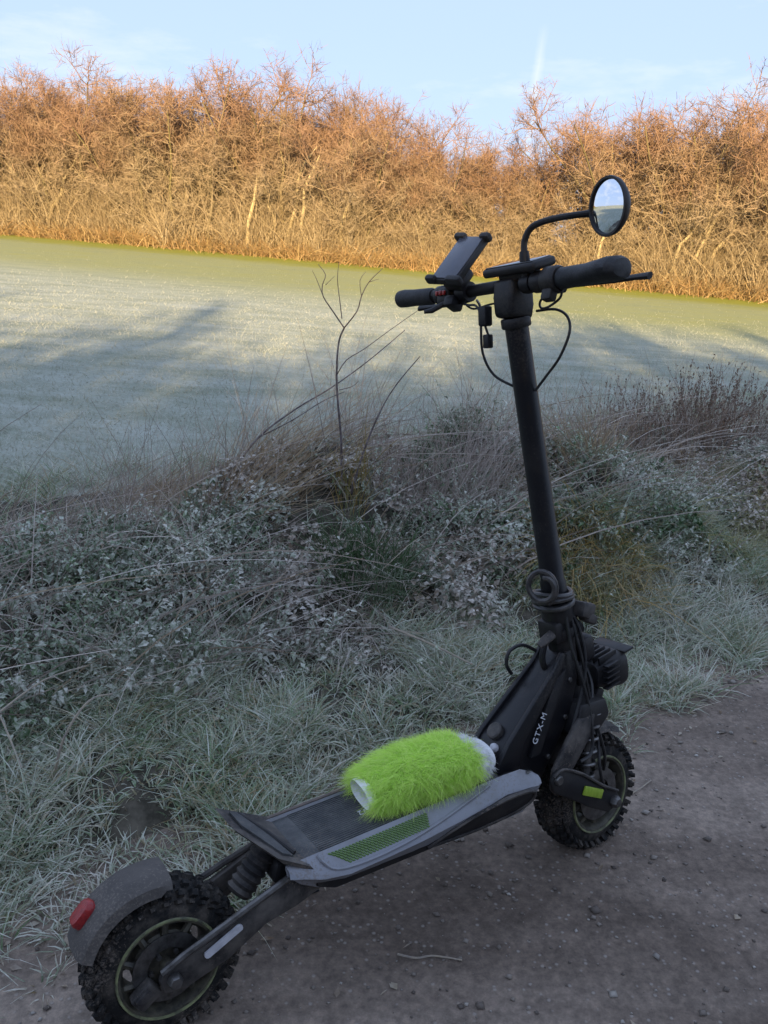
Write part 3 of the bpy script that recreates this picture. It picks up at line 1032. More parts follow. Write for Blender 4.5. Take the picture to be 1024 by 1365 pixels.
TUS = {
    'tan': plant_mat('dry_tan_grass', [(0.350, 0.245, 0.126), (0.462, 0.343, 0.196), (0.238, 0.161, 0.084), (0.406, 0.322, 0.224)], frost=.25, transl=.25),
    'ochre': plant_mat('ochre_grass', [(0.336, 0.238, 0.070), (0.238, 0.224, 0.070), (0.420, 0.266, 0.084), (0.154, 0.168, 0.056)], frost=.18, transl=.25),
    'yellow': plant_mat('yellowish_grass', [(0.308, 0.294, 0.112), (0.420, 0.392, 0.182), (0.210, 0.224, 0.084), (0.392, 0.322, 0.140)], frost=.3, transl=.25),
    'green': plant_mat('dark_green_grass', [(0.049, 0.105, 0.035), (0.084, 0.140, 0.056), (0.042, 0.077, 0.028)], frost=.2, transl=.3),
    'red': plant_mat('dark_dock_stalks', [(.17, .11, .075), (.25, .17, .12), (.12, .08, .06), (.32, .24, .17)], frost=.25, transl=.05),
    'pale': plant_mat('pale_stalks', [(0.364, 0.308, 0.266), (0.476, 0.406, 0.350), (0.266, 0.210, 0.182), (0.420, 0.336, 0.280)], frost=.35, transl=.2),
}


def tussock(px, py, nb, rad, hmin, hmax, w, lean, spread, kind, label, cat='grass tuft', name='dry_grass_tussock', droop=(.1, .7), group='dry grass tussocks on the verge', heads=0):
    c = on_verge(px, py)
    rg = np.random.default_rng(int(px * 7 + py))
    root = empty(name, c)
    a = rg.uniform(0, 6.28, nb); rr = rad * np.sqrt(rg.random(nb))
    x, y = c.x + np.cos(a) * rr, c.y + np.sin(a) * rr
    P = np.stack([x - c.x, y - c.y, zverge(x, y) - c.z - .015], 1)
    D = np.stack([rg.normal(lean[0], spread, nb) + np.cos(a) * spread * .6, rg.normal(lean[1], spread, nb) + np.sin(a) * spread * .6, np.ones(nb)], 1)
    bd = np.stack([rg.normal(lean[0] * .5, .2, nb), rg.normal(lean[1] * .5, .2, nb), -rg.uniform(*droop, nb)], 1)
    h = rg.uniform(hmin, hmax, nb)
    v, f = ribbons(P, D, h, rg.uniform(w * .7, w * 1.3, nb), bd, k=4, tip=.25, rg=rg)
    o = link('blades', mesh_np('blades', v, f, TUS[kind]), root)
    if heads:
        # seed heads: short spikes of small dry husks up the top of each stalk
        Dn = D / np.linalg.norm(D, axis=1, keepdims=True)
        parts = []
        for j in range(heads):
            tt = rg.uniform(.55, 1.0, nb)
            cc = P + Dn * (h * tt)[:, None] + bd * (h * tt * tt)[:, None]
            dd = Dn + rg.normal(0, .5, (nb, 3))
            parts.append(leaves(cc, dd, rand_dirs(nb, rg), rg.uniform(.010, .022, nb), rg.uniform(.005, .010, nb)))
        v, f = join(parts)
        link('seed_heads', mesh_np('seed_heads', v, f, TUS[kind]), root)
    tag(root, label, cat, group)
    return root


tussock(205, 690, 420, .26, .20, .44, .0034, (.75, .1), .25, 'tan', 'tan dry grass tussock leaning right at the left field edge', droop=(0, .3))
tussock(330, 660, 420, .24, .28, .58, .0032, (.6, .1), .3, 'tan', 'brown dry grass tussock under the long dark leaning cane', droop=(0, .4))
tussock(470, 655, 90, .08, .14, .32, .003, (.05, 0), .16, 'ochre', 'small yellow tinged grass tuft at the foot of the bare sapling', droop=(0, .3))
tussock(600, 655, 520, .30, .36, .70, .003, (.15, 0), .26, 'pale', 'pale rimed dry grass tussock left of the scooter stem', droop=(0, .5))
tussock(745, 660, 420, .24, .25, .50, .003, (-.2, 0), .35, 'tan', 'fawn dry grass tussock just right of the scooter stem', droop=(.1, .6))
tussock(790, 760, 900, .22, .20, .42, .0040, (-.1, -.3), .4, 'ochre', 'orange and green grass tussock right of the folding hinge', droop=(.4, 1))
tussock(945, 705, 900, .30, .18, .38, .0042, (0, -.3), .45, 'yellow', 'yellowish grass mound near the right edge of the verge', droop=(.4, 1))
tussock(1000, 665, 800, .30, .18, .38, .0042, (0, -.2), .45, 'yellow', 'yellow green grass tuft at the far right under the dock stalks', droop=(.4, 1))
tussock(492, 770, 600, .16, .22, .42, .0036, (0, -.1), .22, 'green', 'dark green grass tuft below the bare sapling', droop=(.2, .7))
tussock(440, 800, 320, .2, .2, .45, .003, (-.3, -.2), .5, 'pale', 'collapsed straw grey grass tuft left of the dark green tuft', droop=(.4, 1.1))
tussock(880, 618, 210, .36, .28, .60, .0046, (.02, 0), .11, 'red', 'clump of dark upright dock stalks at the right end of the verge', 'dock plant', 'dead_dock_clump', (0, .1), 'dead dock stalks', heads=12)
tussock(975, 605, 110, .28, .26, .52, .0045, (.15, 0), .25, 'red', 'dark bushy dock stalks at the far right with feathery tips', 'dock plant', 'dead_dock_clump', (0, .15), 'dead dock stalks', heads=22)
tussock(900, 640, 260, .3, .2, .4, .003, (-.3, 0), .35, 'tan', 'reddish tan grass tussock at the foot of the dock stalks', droop=(.1, .6))

# individual frosted weed clumps, larger leaved
CL_M = plant_mat('nettle_leaves', [(.05, .10, .035), (.09, .15, .06), (.17, .24, .13), (.07, .12, .05), (.30, .35, .26)], frost=.85, fscale=120, transl=.3)


def weed_clump(px, py, ns, rad, hmin, hmax, lsz, label, pairs=6):
    c = on_verge(px, py)
    rg = np.random.default_rng(int(px * 3 + py))
    root = empty('frosted_nettle', c)
    a = rg.uniform(0, 6.28, ns); rr = rad * np.sqrt(rg.random(ns))
    ox, oy = np.cos(a) * rr, np.sin(a) * rr
    P = np.stack([ox, oy, zverge(c.x + ox, c.y + oy) - c.z - .01], 1)
    D = np.stack([np.cos(a) * rr / rad * .5 + rg.normal(0, .15, ns), np.sin(a) * rr / rad * .5 + rg.normal(0, .15, ns), np.ones(ns)], 1)
    D /= np.linalg.norm(D, axis=1, keepdims=True)
    h = rg.uniform(hmin, hmax, ns)
    bd = np.stack([np.cos(a) * .15, np.sin(a) * .15, -rg.uniform(0, .25, ns)], 1)
    v, f = ribbons(P, D, h, .005, bd, k=4, tip=.5, rg=rg)
    link('stems', mesh_np('stems', v, f, TUS['pale']), root)
    parts = []
    for j in range(pairs):
        tt = .25 + .75 * (j + rg.random(ns) * .5) / pairs
        cc = P + D * (h * tt)[:, None] + bd * (h * tt * tt)[:, None]
        a0 = rg.uniform(0, 6.28, ns)
        for sg in (0, math.pi):
            aa = a0 + sg + j * math.pi / 2
            ld = np.stack([np.cos(aa), np.sin(aa), rg.normal(-.25, .3, ns)], 1)
            wd = np.stack([-np.sin(aa), np.cos(aa), rg.normal(0, .2, ns)], 1)
            ls = lsz * .70 * rg.uniform(.7, 1.2, ns) * (1.25 - .7 * tt)
            parts.append(leaves(cc, ld, wd, ls, ls * rg.uniform(.5, .68, ns), .18, .35))
    v, f = join(parts)
    link('leaves', mesh_np('leaves', v, f, CL_M), root)
    tag(root, label, 'nettle', 'frosted nettle clumps on the verge')


for a in [(55, 800, 46, .17, .14, .30, .050, 'leafy frosted nettle clump near the left edge of the verge'),
          (40, 905, 40, .15, .10, .22, .050, 'dark frosted nettle clump low at the left edge above the grass'),
          (150, 760, 46, .17, .12, .28, .046, 'pale rimed nettle clump on the left part of the verge'),
          (270, 775, 60, .20, .12, .28, .044, 'whitish frosted nettle clump below the straw stalks'),
          (360, 850, 50, .17, .10, .22, .046, 'dark green nettle clump just behind the short grass at left centre'),
          (200, 880, 50, .18, .10, .24, .048, 'dark frosted nettle clump below the whitish clump on the left'),
          (560, 760, 60, .18, .10, .24, .046, 'green frosted nettle clump left of the folding hinge'),
          (640, 720, 60, .18, .12, .26, .046, 'frosted nettle clump close to the scooter stem on its left'),
          (620, 800, 50, .16, .08, .20, .044, 'low green nettle clump behind the straw stalk on the grass'),
          (830, 700, 60, .20, .10, .22, .046, 'green frosted nettle mound right of the scooter stem'),
          (900, 740, 60, .20, .08, .20, .044, 'low rimed nettle clump above the right end of the path'),
          (510, 690, 50, .16, .12, .26, .042, 'brown green nettle clump beside the dark green grass tuft')]:
    weed_clump(*a)

# scraps of dead leaf and straw at the path edge
n = 1500
s_l = rng.uniform(-1.2, 7, n); q_l = 1.62 - np.abs(rng.normal(0, .22, n))
q_l[:300] = rng.uniform(-.2, 1.6, 300)
x, y = xy(s_l, q_l)
a = rng.uniform(0, 6.28, n)
P = np.stack([x, y, zpath(x, y) + .004], 1)
D = np.stack([np.cos(a), np.sin(a), rng.normal(.05, .12, n)], 1); W = np.stack([-np.sin(a), np.cos(a), rng.normal(0, .25, n)], 1)
ln = rng.uniform(.008, .030, n)
v, f = leaves(P, D, W, ln, ln * rng.uniform(.12, .55, n), .12, .08)
tag(link('leaf_litter', mesh_np('leaf_litter', v, f, plant_mat('dead_leaf', [(.12, .075, .045), (.22, .15, .09), (.30, .24, .16), (.09, .065, .045)], frost=.3, transl=.1))), kind='stuff')

# canes, twigs, sapling
CANE_M = mat('cane_bark', (.075, .05, .045), .8, col2=(.19, .17, .17), nscale=40)
STRAW_M = mat('straw', (.36, .30, .22), .8, col2=(.25, .22, .19), nscale=60)


def cane(name, label, cat, lines, m, group=None):
    """lines: list of (points, r0, r1) in world space"""
    p0 = Vector(lines[0][0][0])
    mb = MB()
    for pts, r0, r1 in lines:
        nn = len(pts)
        mb.tube([Vector(q) - p0 for q in pts], [r0 + (r1 - r0) * i / (nn - 1) for i in range(nn)], 5, smooth=4)
    o = mb.build(name, m)
    o.location = p0
    return tag(o, label, cat, group)


# sapling: base in the verge, forked top over the field
Yd = 4.05
sb = on_verge(455, 655)
Yd = sb.y
root = empty('bare_sapling', sb)
tag(root, 'bare forked sapling rising from the verge left of the scooter handlebar', 'sapling')
sl = lambda pts: [at(a, b, Yd) - sb for a, b in pts]
MB().tube([Vector((0, 0, -.03))] + sl([(455, 590), (450, 530), (449, 490), (452, 455), (459, 437)]), [.0055, .0048, .0042, .004, .0036, .0034], 6, smooth=4).build('trunk', CANE_M, root)
for pts, r_ in [([(459, 437), (444, 415), (431, 395), (430, 380), (434, 366), (424, 352)], .003), ([(459, 437), (476, 415), (482, 395), (492, 376), (510, 358)], .003),
                ([(456, 425), (453, 400), (450, 372), (452, 350)], .0022), ([(431, 395), (422, 372), (416, 360)], .0016), ([(482, 395), (480, 374), (488, 362)], .0016),
                ([(449, 500), (462, 480), (486, 465), (520, 440), (560, 412)], .0024), ([(452, 520), (470, 515), (478, 508)], .002), ([(434, 380), (446, 368)], .0014), ([(492, 376), (505, 372)], .0014)]:
    MB().tube(sl(pts), [r_ * (1 - .6 * i / (len(pts) - 1)) for i in range(len(pts))], 5, smooth=3).build('branch', CANE_M, root)

b = on_verge(255, 690)
cane('leaning_cane', 'long dark bramble cane leaning up to the right across the verge', 'cane',
     [([b, at(300, 640, b.y + .05), at(345, 583, b.y + .1), at(395, 545, b.y + .15), at(440, 518, b.y + .2), at(490, 482, b.y + .25), at(540, 440, b.y + .3)], .006, .0018),
      ([at(345, 583, b.y + .1), at(390, 560, b.y + .1), at(430, 535, b.y + .15), at(460, 522, b.y + .15)], .003, .0015)], CANE_M)
b = on_verge(468, 660)
cane('leaning_cane', 'short dark twig leaning right beside the bare sapling', 'cane',
     [([b, at(490, 588, b.y), at(520, 525, b.y), at(560, 475, b.y)], .005, .0016)], CANE_M)
b = on_verge(180, 735)
cane('straw_stalk', 'pair of pale straw stalks lying across the verge below the leaning cane', 'stalk',
     [([b + Vector((0, 0, .12)), at(250, 690, b.y + .25), at(310, 655, b.y + .5)], .003, .002), ([b + Vector((.1, 0, .1)), at(270, 690, b.y + .25), at(330, 640, b.y + .55)], .0025, .0018)], STRAW_M, 'straw stalks on the verge')
a_, b_ = on_verge(518, 843, .1), on_verge(630, 886, .1)
cane('straw_stalk', 'pale straw stalk lying on the grass left of the folding hinge', 'stalk',
     [([a_ + Vector((0, 0, .12)), (a_ + b_) / 2 + Vector((0, 0, .115)), b_ + Vector((0, 0, .10))], .004, .003)], STRAW_M, 'straw stalks on the verge')
a_, b_ = on_verge(0, 965, .1), on_verge(28, 1015, .1)
cane('straw_stalk', 'bent pale straw stalk at the left edge of the picture', 'stalk',
     [([on_verge(0, 960, .1) + Vector((-.03, 0, .15)), a_ + Vector((0, 0, .13)), b_ + Vector((0, 0, .08))], .003, .002), ([a_ + Vector((0, 0, .13)), on_verge(60, 925, .1) + Vector((0, 0, .14)), on_verge(120, 905, .1) + Vector((0, 0, .14))], .003, .002)], STRAW_M, 'straw stalks on the verge')
a_ = on_verge(70, 1050)
cane('weed_stalk', 'grey rimed weed stalk standing above the grass at lower left', 'stalk',
     [([a_, at(85, 985, a_.y), at(118, 935, a_.y + .05), at(150, 925, a_.y + .1)], .004, .002)], STRAW_M)
for pts, lab in [([(760, 660), (800, 690), (850, 610), (905, 570)], 'thin tan stalk arching between the scooter stem and the dock stalks'),
                 ([(690, 690), (735, 660), (775, 625), (800, 605)], 'pale stalk crossing behind the scooter stem')]:
    g0 = on_verge(*pts[0])
    cane('dry_stalk', lab, 'stalk', [([g0 + Vector((0, 0, .05))] + [at(*q, g0.y + .12 * i) for i, q in enumerate(pts[1:], 1)], .003, .0016)], STRAW_M)


def gpt(px, py, h=.006):
    r = ray(px, py)
    tt = (CH - h) / -r.z
    return Vector((r.x * tt, r.y * tt, h))


cane('twig', 'wavy pale twig lying on the dirt path below the deck', 'twig', [([gpt(530, 1272, .01), gpt(555, 1277, .012), gpt(575, 1274, .01), gpt(600, 1277, .012), gpt(616, 1280, .01)], .0022, .0014)], STRAW_M, 'twigs on the path')
cane('twig', 'small pale twig on the path right of the front wheel', 'twig', [([gpt(842, 1058, .01), gpt(855, 1050, .012), gpt(868, 1040, .01)], .0022, .0014)], STRAW_M, 'twigs on the path')
cane('twig', 'thin straw at the path edge behind the headlight', 'twig', [([gpt(866, 912, .012), gpt(872, 930, .012), gpt(880, 948, .01)], .0024, .0014)], STRAW_M, 'twigs on the path')
cane('twig', 'long thin straw on the path at the right edge', 'twig', [([gpt(962, 930, .01), gpt(985, 912, .012), gpt(1002, 902, .01)], .0022, .0014)], STRAW_M, 'twigs on the path')

# ------------------------------------------------------------------ scooter
BLK = mat('black_plastic', (.009, .009, .011), .46, col2=(.024, .022, .021), nscale=14, bump=.15, bscale=500, spec=.32, spat=.08)
BLKG = mat('black_satin_paint', (.007, .007, .009), .36, col2=(.022, .020, .019), nscale=16, nlo=.5, nhi=.8, bump=.1, bscale=300, spec=.34, spat=.14)
DUSTY = mat('dusty_black_plastic', (.022, .021, .022), .6, col2=(.115, .102, .090), nscale=18, nlo=.38, nhi=.68, bump=.2, bscale=400, spec=.3, spat=.7)
RUB = mat('tyre_rubber', (.012, .012, .012), .8, col2=(.095, .080, .066), nscale=30, nlo=.45, nhi=.74, bump=.5, bscale=260, spec=.25, spat=.6)
GRIPM = mat('grip_rubber', (.014, .015, .018), .55, col2=(.028, .030, .034), nscale=90, bump=.5, bscale=700, spec=.35)
TAPE = mat('grip_tape', (.055, .058, .060), .7, col2=(.105, .105, .103), nscale=26, bump=.9, bscale=900, spat=.5)
COVER = mat('grey_side_cover', (.22, .225, .245), .34, col2=(.145, .135, .125), nscale=11, nlo=.48, nhi=.78, bump=.12, bscale=700, spat=.5)
STEEL = mat('dull_steel', (.17, .165, .16), .42, .8, col2=(.08, .075, .07), nscale=50)
RIMM = mat('olive_rim_edge', (.25, .27, .13), .5, .0, col2=(.075, .075, .055), nscale=30)
RIMD = mat('dark_alloy', (.045, .042, .034), .5, .3, col2=(.13, .118, .085), nscale=40)
GRN = mat('lime_reflector', (.22, .33, .02), .4, col2=(.32, .43, .05), nscale=90)
GRN2 = mat('green_print', (.085, .15, .035), .5, col2=(.12, .20, .055), nscale=200)
REDL = mat('red_tail_lens', (.33, .022, .022), .3, col2=(.20, .015, .018), nscale=120, bump=.4, bscale=300)
WHT = mat('white_reflector', (.52, .52, .55), .35, col2=(.40, .40, .43), nscale=60)
PRINT = mat('white_print', (.62, .63, .65), .5, col2=(.45, .46, .48), nscale=120)
CABM = mat('cable_sheath', (.009, .009, .010), .45, col2=(.025, .024, .024), nscale=40)
LOCKM = mat('lock_cable_sheath', (.030, .028, .028), .4, col2=(.075, .068, .062), nscale=60)
MIRR = mat('mirror_glass', (.82, .85, .88), .015, 1.0, col2=(.78, .81, .85), nscale=8)
SCRN = mat('dark_display_glass', (.015, .017, .022), .08, col2=(.024, .026, .030), nscale=30, spec=.8)
PLATE = mat('blue_grey_holder_pad', (.050, .058, .085), .24, col2=(.040, .046, .066), nscale=20, spec=.8)
LENS = mat('lamp_lens', (.16, .16, .17), .12, col2=(.09, .09, .10), nscale=80)

SP = (-.367, 1.192, -.003)
scooter = empty('electric_scooter', SP, (R_(-6.761), 0, R_(31.132)))
tag(scooter, 'black electric scooter with knobbly tyres and round mirror parked on the dirt path', 'electric scooter')
SMAT = Matrix.Translation(SP) @ Euler((R_(-6.761), 0, R_(31.132))).to_matrix().to_4x4()

AXW = 1.007        # wheelbase


def axx(z):
    return .911 - .172 * (z - .647)


AX0 = Vector((axx(.14), 0, .14)); AXD = Vector((-.172, 0, 1)).normalized()
STM = Matrix.Translation(AX0) @ Matrix.Rotation(R_(6.0), 4, AXD) @ Matrix.Translation(-AX0)


def ST(v):
    return STM @ Vector(v)


# ---- deck
def zt(x):
    return .268 + .05 * (x - .24)


m = MB()
out = [(.27, zt(.27) - .004), (.735, zt(.735) - .004), (.775, .262), (.765, .228), (.72, .212), (.30, .206), (.262, .222)]
m.prism(out, -.098, .098, .006)
deck = m.build('deck', BLK, scooter)
m = MB()
xs_ = [.245, .26, .285] + list(np.linspace(.33, .70, 12))
rings = []
for xx in xs_:
    rings.append([Vector((xx, yy, zt(xx) + h)) for yy, h in ((-.082, -.003), (-.080, .001), (-.04, .002), (0, .002), (.04, .002), (.090, .001), (.094, -.003))])
m.loft(rings, cap=False, closed=False)
for k in range(26):           # long fine ribs pressed into the mat
    yy = -.074 + k * .0063
    m.box((.485, yy, zt(.485) + .0022), (.40, .0026, .0016), (0, -math.atan(.05), 0))
tape = m.build('grip_tape', TAPE, scooter)
m = MB()
m.tube([(.25, .0965, zt(.25)), (.5, .0965, zt(.5)), (.70, .0965, zt(.7))], .0035, 6)
m.build('deck_edge_highlight', mat('deck_edge', (.16, .12, .095), .5, col2=(.09, .075, .065), nscale=50), deck)  # orangish highlight along the left deck edge, put into the colour
# kick tail
m = MB()
def tq(x, y, z): return Vector((x, y, z))
top = [tq(.146, .093, .327), tq(.150, .012, .324), tq(.197, -.085, .298), tq(.252, -.099, .270), tq(.262, .0, .270), tq(.256, .10, .268)]
bot = [v + Vector((.010, 0, -.014)) for v in top]
m.add(top + bot, [[0, 1, 2, 3, 4, 5], [11, 10, 9, 8, 7, 6]] + [[i, (i + 1) % 6, (i + 1) % 6 + 6, i + 6] for i in range(6)])
tail = m.build('kick_tail', DUSTY, scooter, 20)
m = MB()
m.tube([(.186, .078, .3085), (.215, .01, .2955), (.238, -.062, .2825)], .0042, 6)
m.build('groove', BLK, tail)
m = MB()
tri = [tq(.168, .078, .319), tq(.172, .02, .3165), tq(.212, -.07, .294), tq(.232, -.07, .283), tq(.196, .078, .305)]
m.add([v + Vector((0, 0, .0015)) for v in tri] + [v + Vector((0, 0, -.004)) for v in tri], [[0, 1, 2, 3, 4], [9, 8, 7, 6, 5]] + [[i, (i + 1) % 5, (i + 1) % 5 + 5, i + 5] for i in range(5)])
m.build('tail_pad', TAPE, tail)


# ---- side covers
def cover2(sgn):
    rings = []
    data = [(.212, 0), (.235, .25), (.27, .7), (.32, 1), (.40, 1), (.48, .95), (.56, .8), (.64, .62), (.70, .55), (.745, .5), (.772, .45), (.784, .3)]
    for xx, k in data:
        f = max(0, (xx - .735)) / .05
        zin = zt(xx) + .008 - .024 * f * f
        ycr = .094 + .022 * k
        zcr = zt(xx) - .001 - .022 * k - .012 * f
        zb = .205 + (.052 if xx < .22 else .03 if xx < .24 else .010 if xx < .28 else 0) + .034 * f * f
        yb = .094
        yin = .076 if xx < .70 else .076 + .01 * f
        sec = [(yin, zin - .006), (yin + .003, zin), ((yin + ycr) / 2, (zin + zcr) / 2 + .003), (ycr, zcr), (ycr + .004, zcr - .008), (yb, zb + .012), (yb - .006, zb), (.085, zb + .002), (.085, zin - .02)]
        rings.append([Vector((xx, sgn * a, b)) for a, b in sec])
    m = MB(); m.loft(rings)
    return m.build('side_cover', COVER, scooter, 28)


cvR = cover2(-1)
cover2(1)


def cvpt(x, u, lift=0.0):
    """point on the sloping top face of the right cover: u 0 inner edge .. 1 crease"""
    k = float(np.interp(x, [.212, .235, .27, .32, .40, .48, .56, .64, .70], [0, .25, .7, 1, 1, .95, .8, .62, .55]))
    zin = zt(x) + .008; ycr = .094 + .022 * k; zcr = zt(x) - .001 - .022 * k
    a = Vector((x, -.079, zin)); c = Vector((x, -ycr, zcr)); b = (a + c) / 2 + Vector((0, 0, .003))
    p_ = a.lerp(b, u * 2) if u < .5 else b.lerp(c, u * 2 - 1)
    nn = Vector((0, -(zin - zcr), ycr - .079)).normalized()
    return p_ + nn * lift


m = MB()
nrow, ncol = 6, 30
for j in range(ncol):
    for i_ in range(nrow):
        x0 = .292 + (.215 * j / ncol) + .006 * i_
        if x0 > .50: continue
        u0 = .22 + .60 * i_ / nrow; u1 = u0 + .60 / nrow * .8
        w = .0036
        q4 = [cvpt(x0, u0, .0012), cvpt(x0 + w, u0, .0012), cvpt(x0 + w + .004, u1, .0012), cvpt(x0 + .004, u1, .0012)]
        q5 = [v - Vector((0, 0, .003)) for v in q4]
        m.add(q4 + q5, [[0, 1, 2, 3], [7, 6, 5, 4], [0, 1, 5, 4], [1, 2, 6, 5], [2, 3, 7, 6], [3, 0, 4, 7]])
m.build('green_grille', GRN2, cvR)
# raised lip round the grille
m = MB()
lip = [cvpt(.275, .12, .001), cvpt(.278, .55, .001), cvpt(.30, .93, .0), cvpt(.36, 1.0, .001), cvpt(.44, .98, .001), cvpt(.52, .85, .001), cvpt(.60, .6, .001), cvpt(.66, .3, .001)]
m.tube(lip, .0032, 6, smooth=4)
m.build('grille_lip', COVER, cvR)
# slot opening in the front half of the cover, its shade a black plate
slot = [(.50, .218), (.55, .240), (.62, .262), (.69, .273), (.742, .270), (.757, .255), (.748, .236), (.71, .222), (.62, .214)]
TLT = lambda v: Vector((v[0], v[1] + max(0, .268 - v[2]) * .42, v[2]))
m = MB(TLT)
m.prism(slot, -.1215, -.095, .003)
sl_ = m.build('slot_shade_plate', BLK, cvR)
m = MB(TLT)
lp = [Vector((a, -.1205, b)) for a, b in slot] + [Vector((slot[0][0], -.1205, slot[0][1]))]
m.tube(lp, .0045, 6, smooth=4)
m.build('slot_rim', DUSTY, cvR)
# print on the mat: a small white mark of broken strokes
m = MB()
for (x0, y0, x1, y1) in [(.400, -.004, .408, -.004), (.404, -.004, .400, -.016), (.400, -.016, .408, -.016), (.414, -.004, .411, -.016), (.414, -.004, .420, -.016), (.412, -.011, .418, -.011), (.424, -.004, .424, -.016), (.424, -.004, .431, -.006), (.424, -.010, .430, -.010)]:
    a = Vector((x0, y0, zt(x0) + .0046)); b = Vector((x1, y1, zt(x1) + .0046))
    m.tube([a, b], .0011, 4)
m.build('white_mark', PRINT, scooter)

# ---- neck
TAP = lambda v: Vector((v[0], v[1] * (1 - .42 * min(1, max(0, (v[2] - .27) / .27))), v[2]))
m = MB(TAP)
prof = [(.70, .276), (.738, .335), (.80, .390), (.872, .460), (.905, .500), (.940, .508), (.950, .44), (.925, .365), (.875, .295), (.83, .232), (.76, .222)]
m.prism(prof, -.050, .050, .008)
neck = m.build('neck', BLKG, scooter)
for sg in (-1, 1):
    m = MB(TAP)
    rp = [(.695, .285), (.742, .346), (.806, .407), (.880, .476), (.900, .508), (.918, .502), (.895, .462), (.83, .388), (.78, .335), (.765, .285)]
    m.prism(rp, sg * .044, sg * .060, .004)
    m.build('side_rail', BLKG, neck)
m = MB()
d_ = Vector((.062, 0, .067)).normalized(); nrm_ = Vector((-d_.z, 0, d_.x))
m.lathe([(0, .012), (.016, .011), (.019, .008), (.019, -.004), (0, -.004)], Vector((.752, .004, .348)) + nrm_ * .002, (d_, Vector((0, 1, 0)), nrm_), 20)
m.build('charge_port_cap', DUSTY, neck)
m = MB()
m.lathe([(0, .009), (.007, .008), (.009, .005), (.009, -.004), (0, -.004)], Vector((.730, -.018, .326)) + nrm_ * .002, (d_, Vector((0, 1, 0)), nrm_), 16)
m.build('power_button', WHT, neck)
# lettering on the right flank
fc = bpy.data.curves.new('lettering', 'FONT'); fc.body = 'GTX-M'; fc.size = .020; fc.extrude = .0006; fc.space_character = 1.18
fo_ = bpy.data.objects.new('lettering_src', fc); COL.objects.link(fo_)
bpy.context.view_layer.update()
me = bpy.data.meshes.new_from_object(fo_.evaluated_get(bpy.context.evaluated_depsgraph_get()))
bpy.data.objects.remove(fo_); bpy.data.curves.remove(fc)
ux = Vector((.50, 0, .86)).normalized(); uy = Vector((-ux.z, 0, ux.x)); uz = Vector((0, -1, 0))
M4 = Matrix(((ux.x, uy.x, uz.x, .812), (ux.y, uy.y, uz.y, -.0612), (ux.z, uy.z, uz.z, .325), (0, 0, 0, 1)))
me.transform(M4)
for v in me.vertices: v.co = TAP(v.co)
me.update(); me.materials.clear(); me.materials.append(PRINT); me.name = 'lettering'
link('lettering', me, neck)
m = MB(TAP)
m.prism([(.795, .30), (.822, .30), (.90, .44), (.91, .47), (.885, .455), (.86, .42)], -.0606, -.040, .002)
m.build('name_plate', BLK, neck)

for bx, bz in ((.80, .262), (.85, .285), (.905, .36), (.925, .44)):
    m = MB(TAP)
    m.lathe([(0, -.0545), (.0045, -.0545), (.0058, -.052), (.0058, -.047), (0, -.047)], (bx, 0, bz), 'y', 10)
    m.build('bolt', STEEL, neck)
for bx in (.245, .76):
    m = MB()
    m.lathe([(0, .0035), (.004, .003), (.0052, 0), (0, -.002)], (bx, -.090, zt(bx) + (.003 if bx < .5 else -.001)), 'z', 10)
    m.build('bolt', STEEL, cvR)

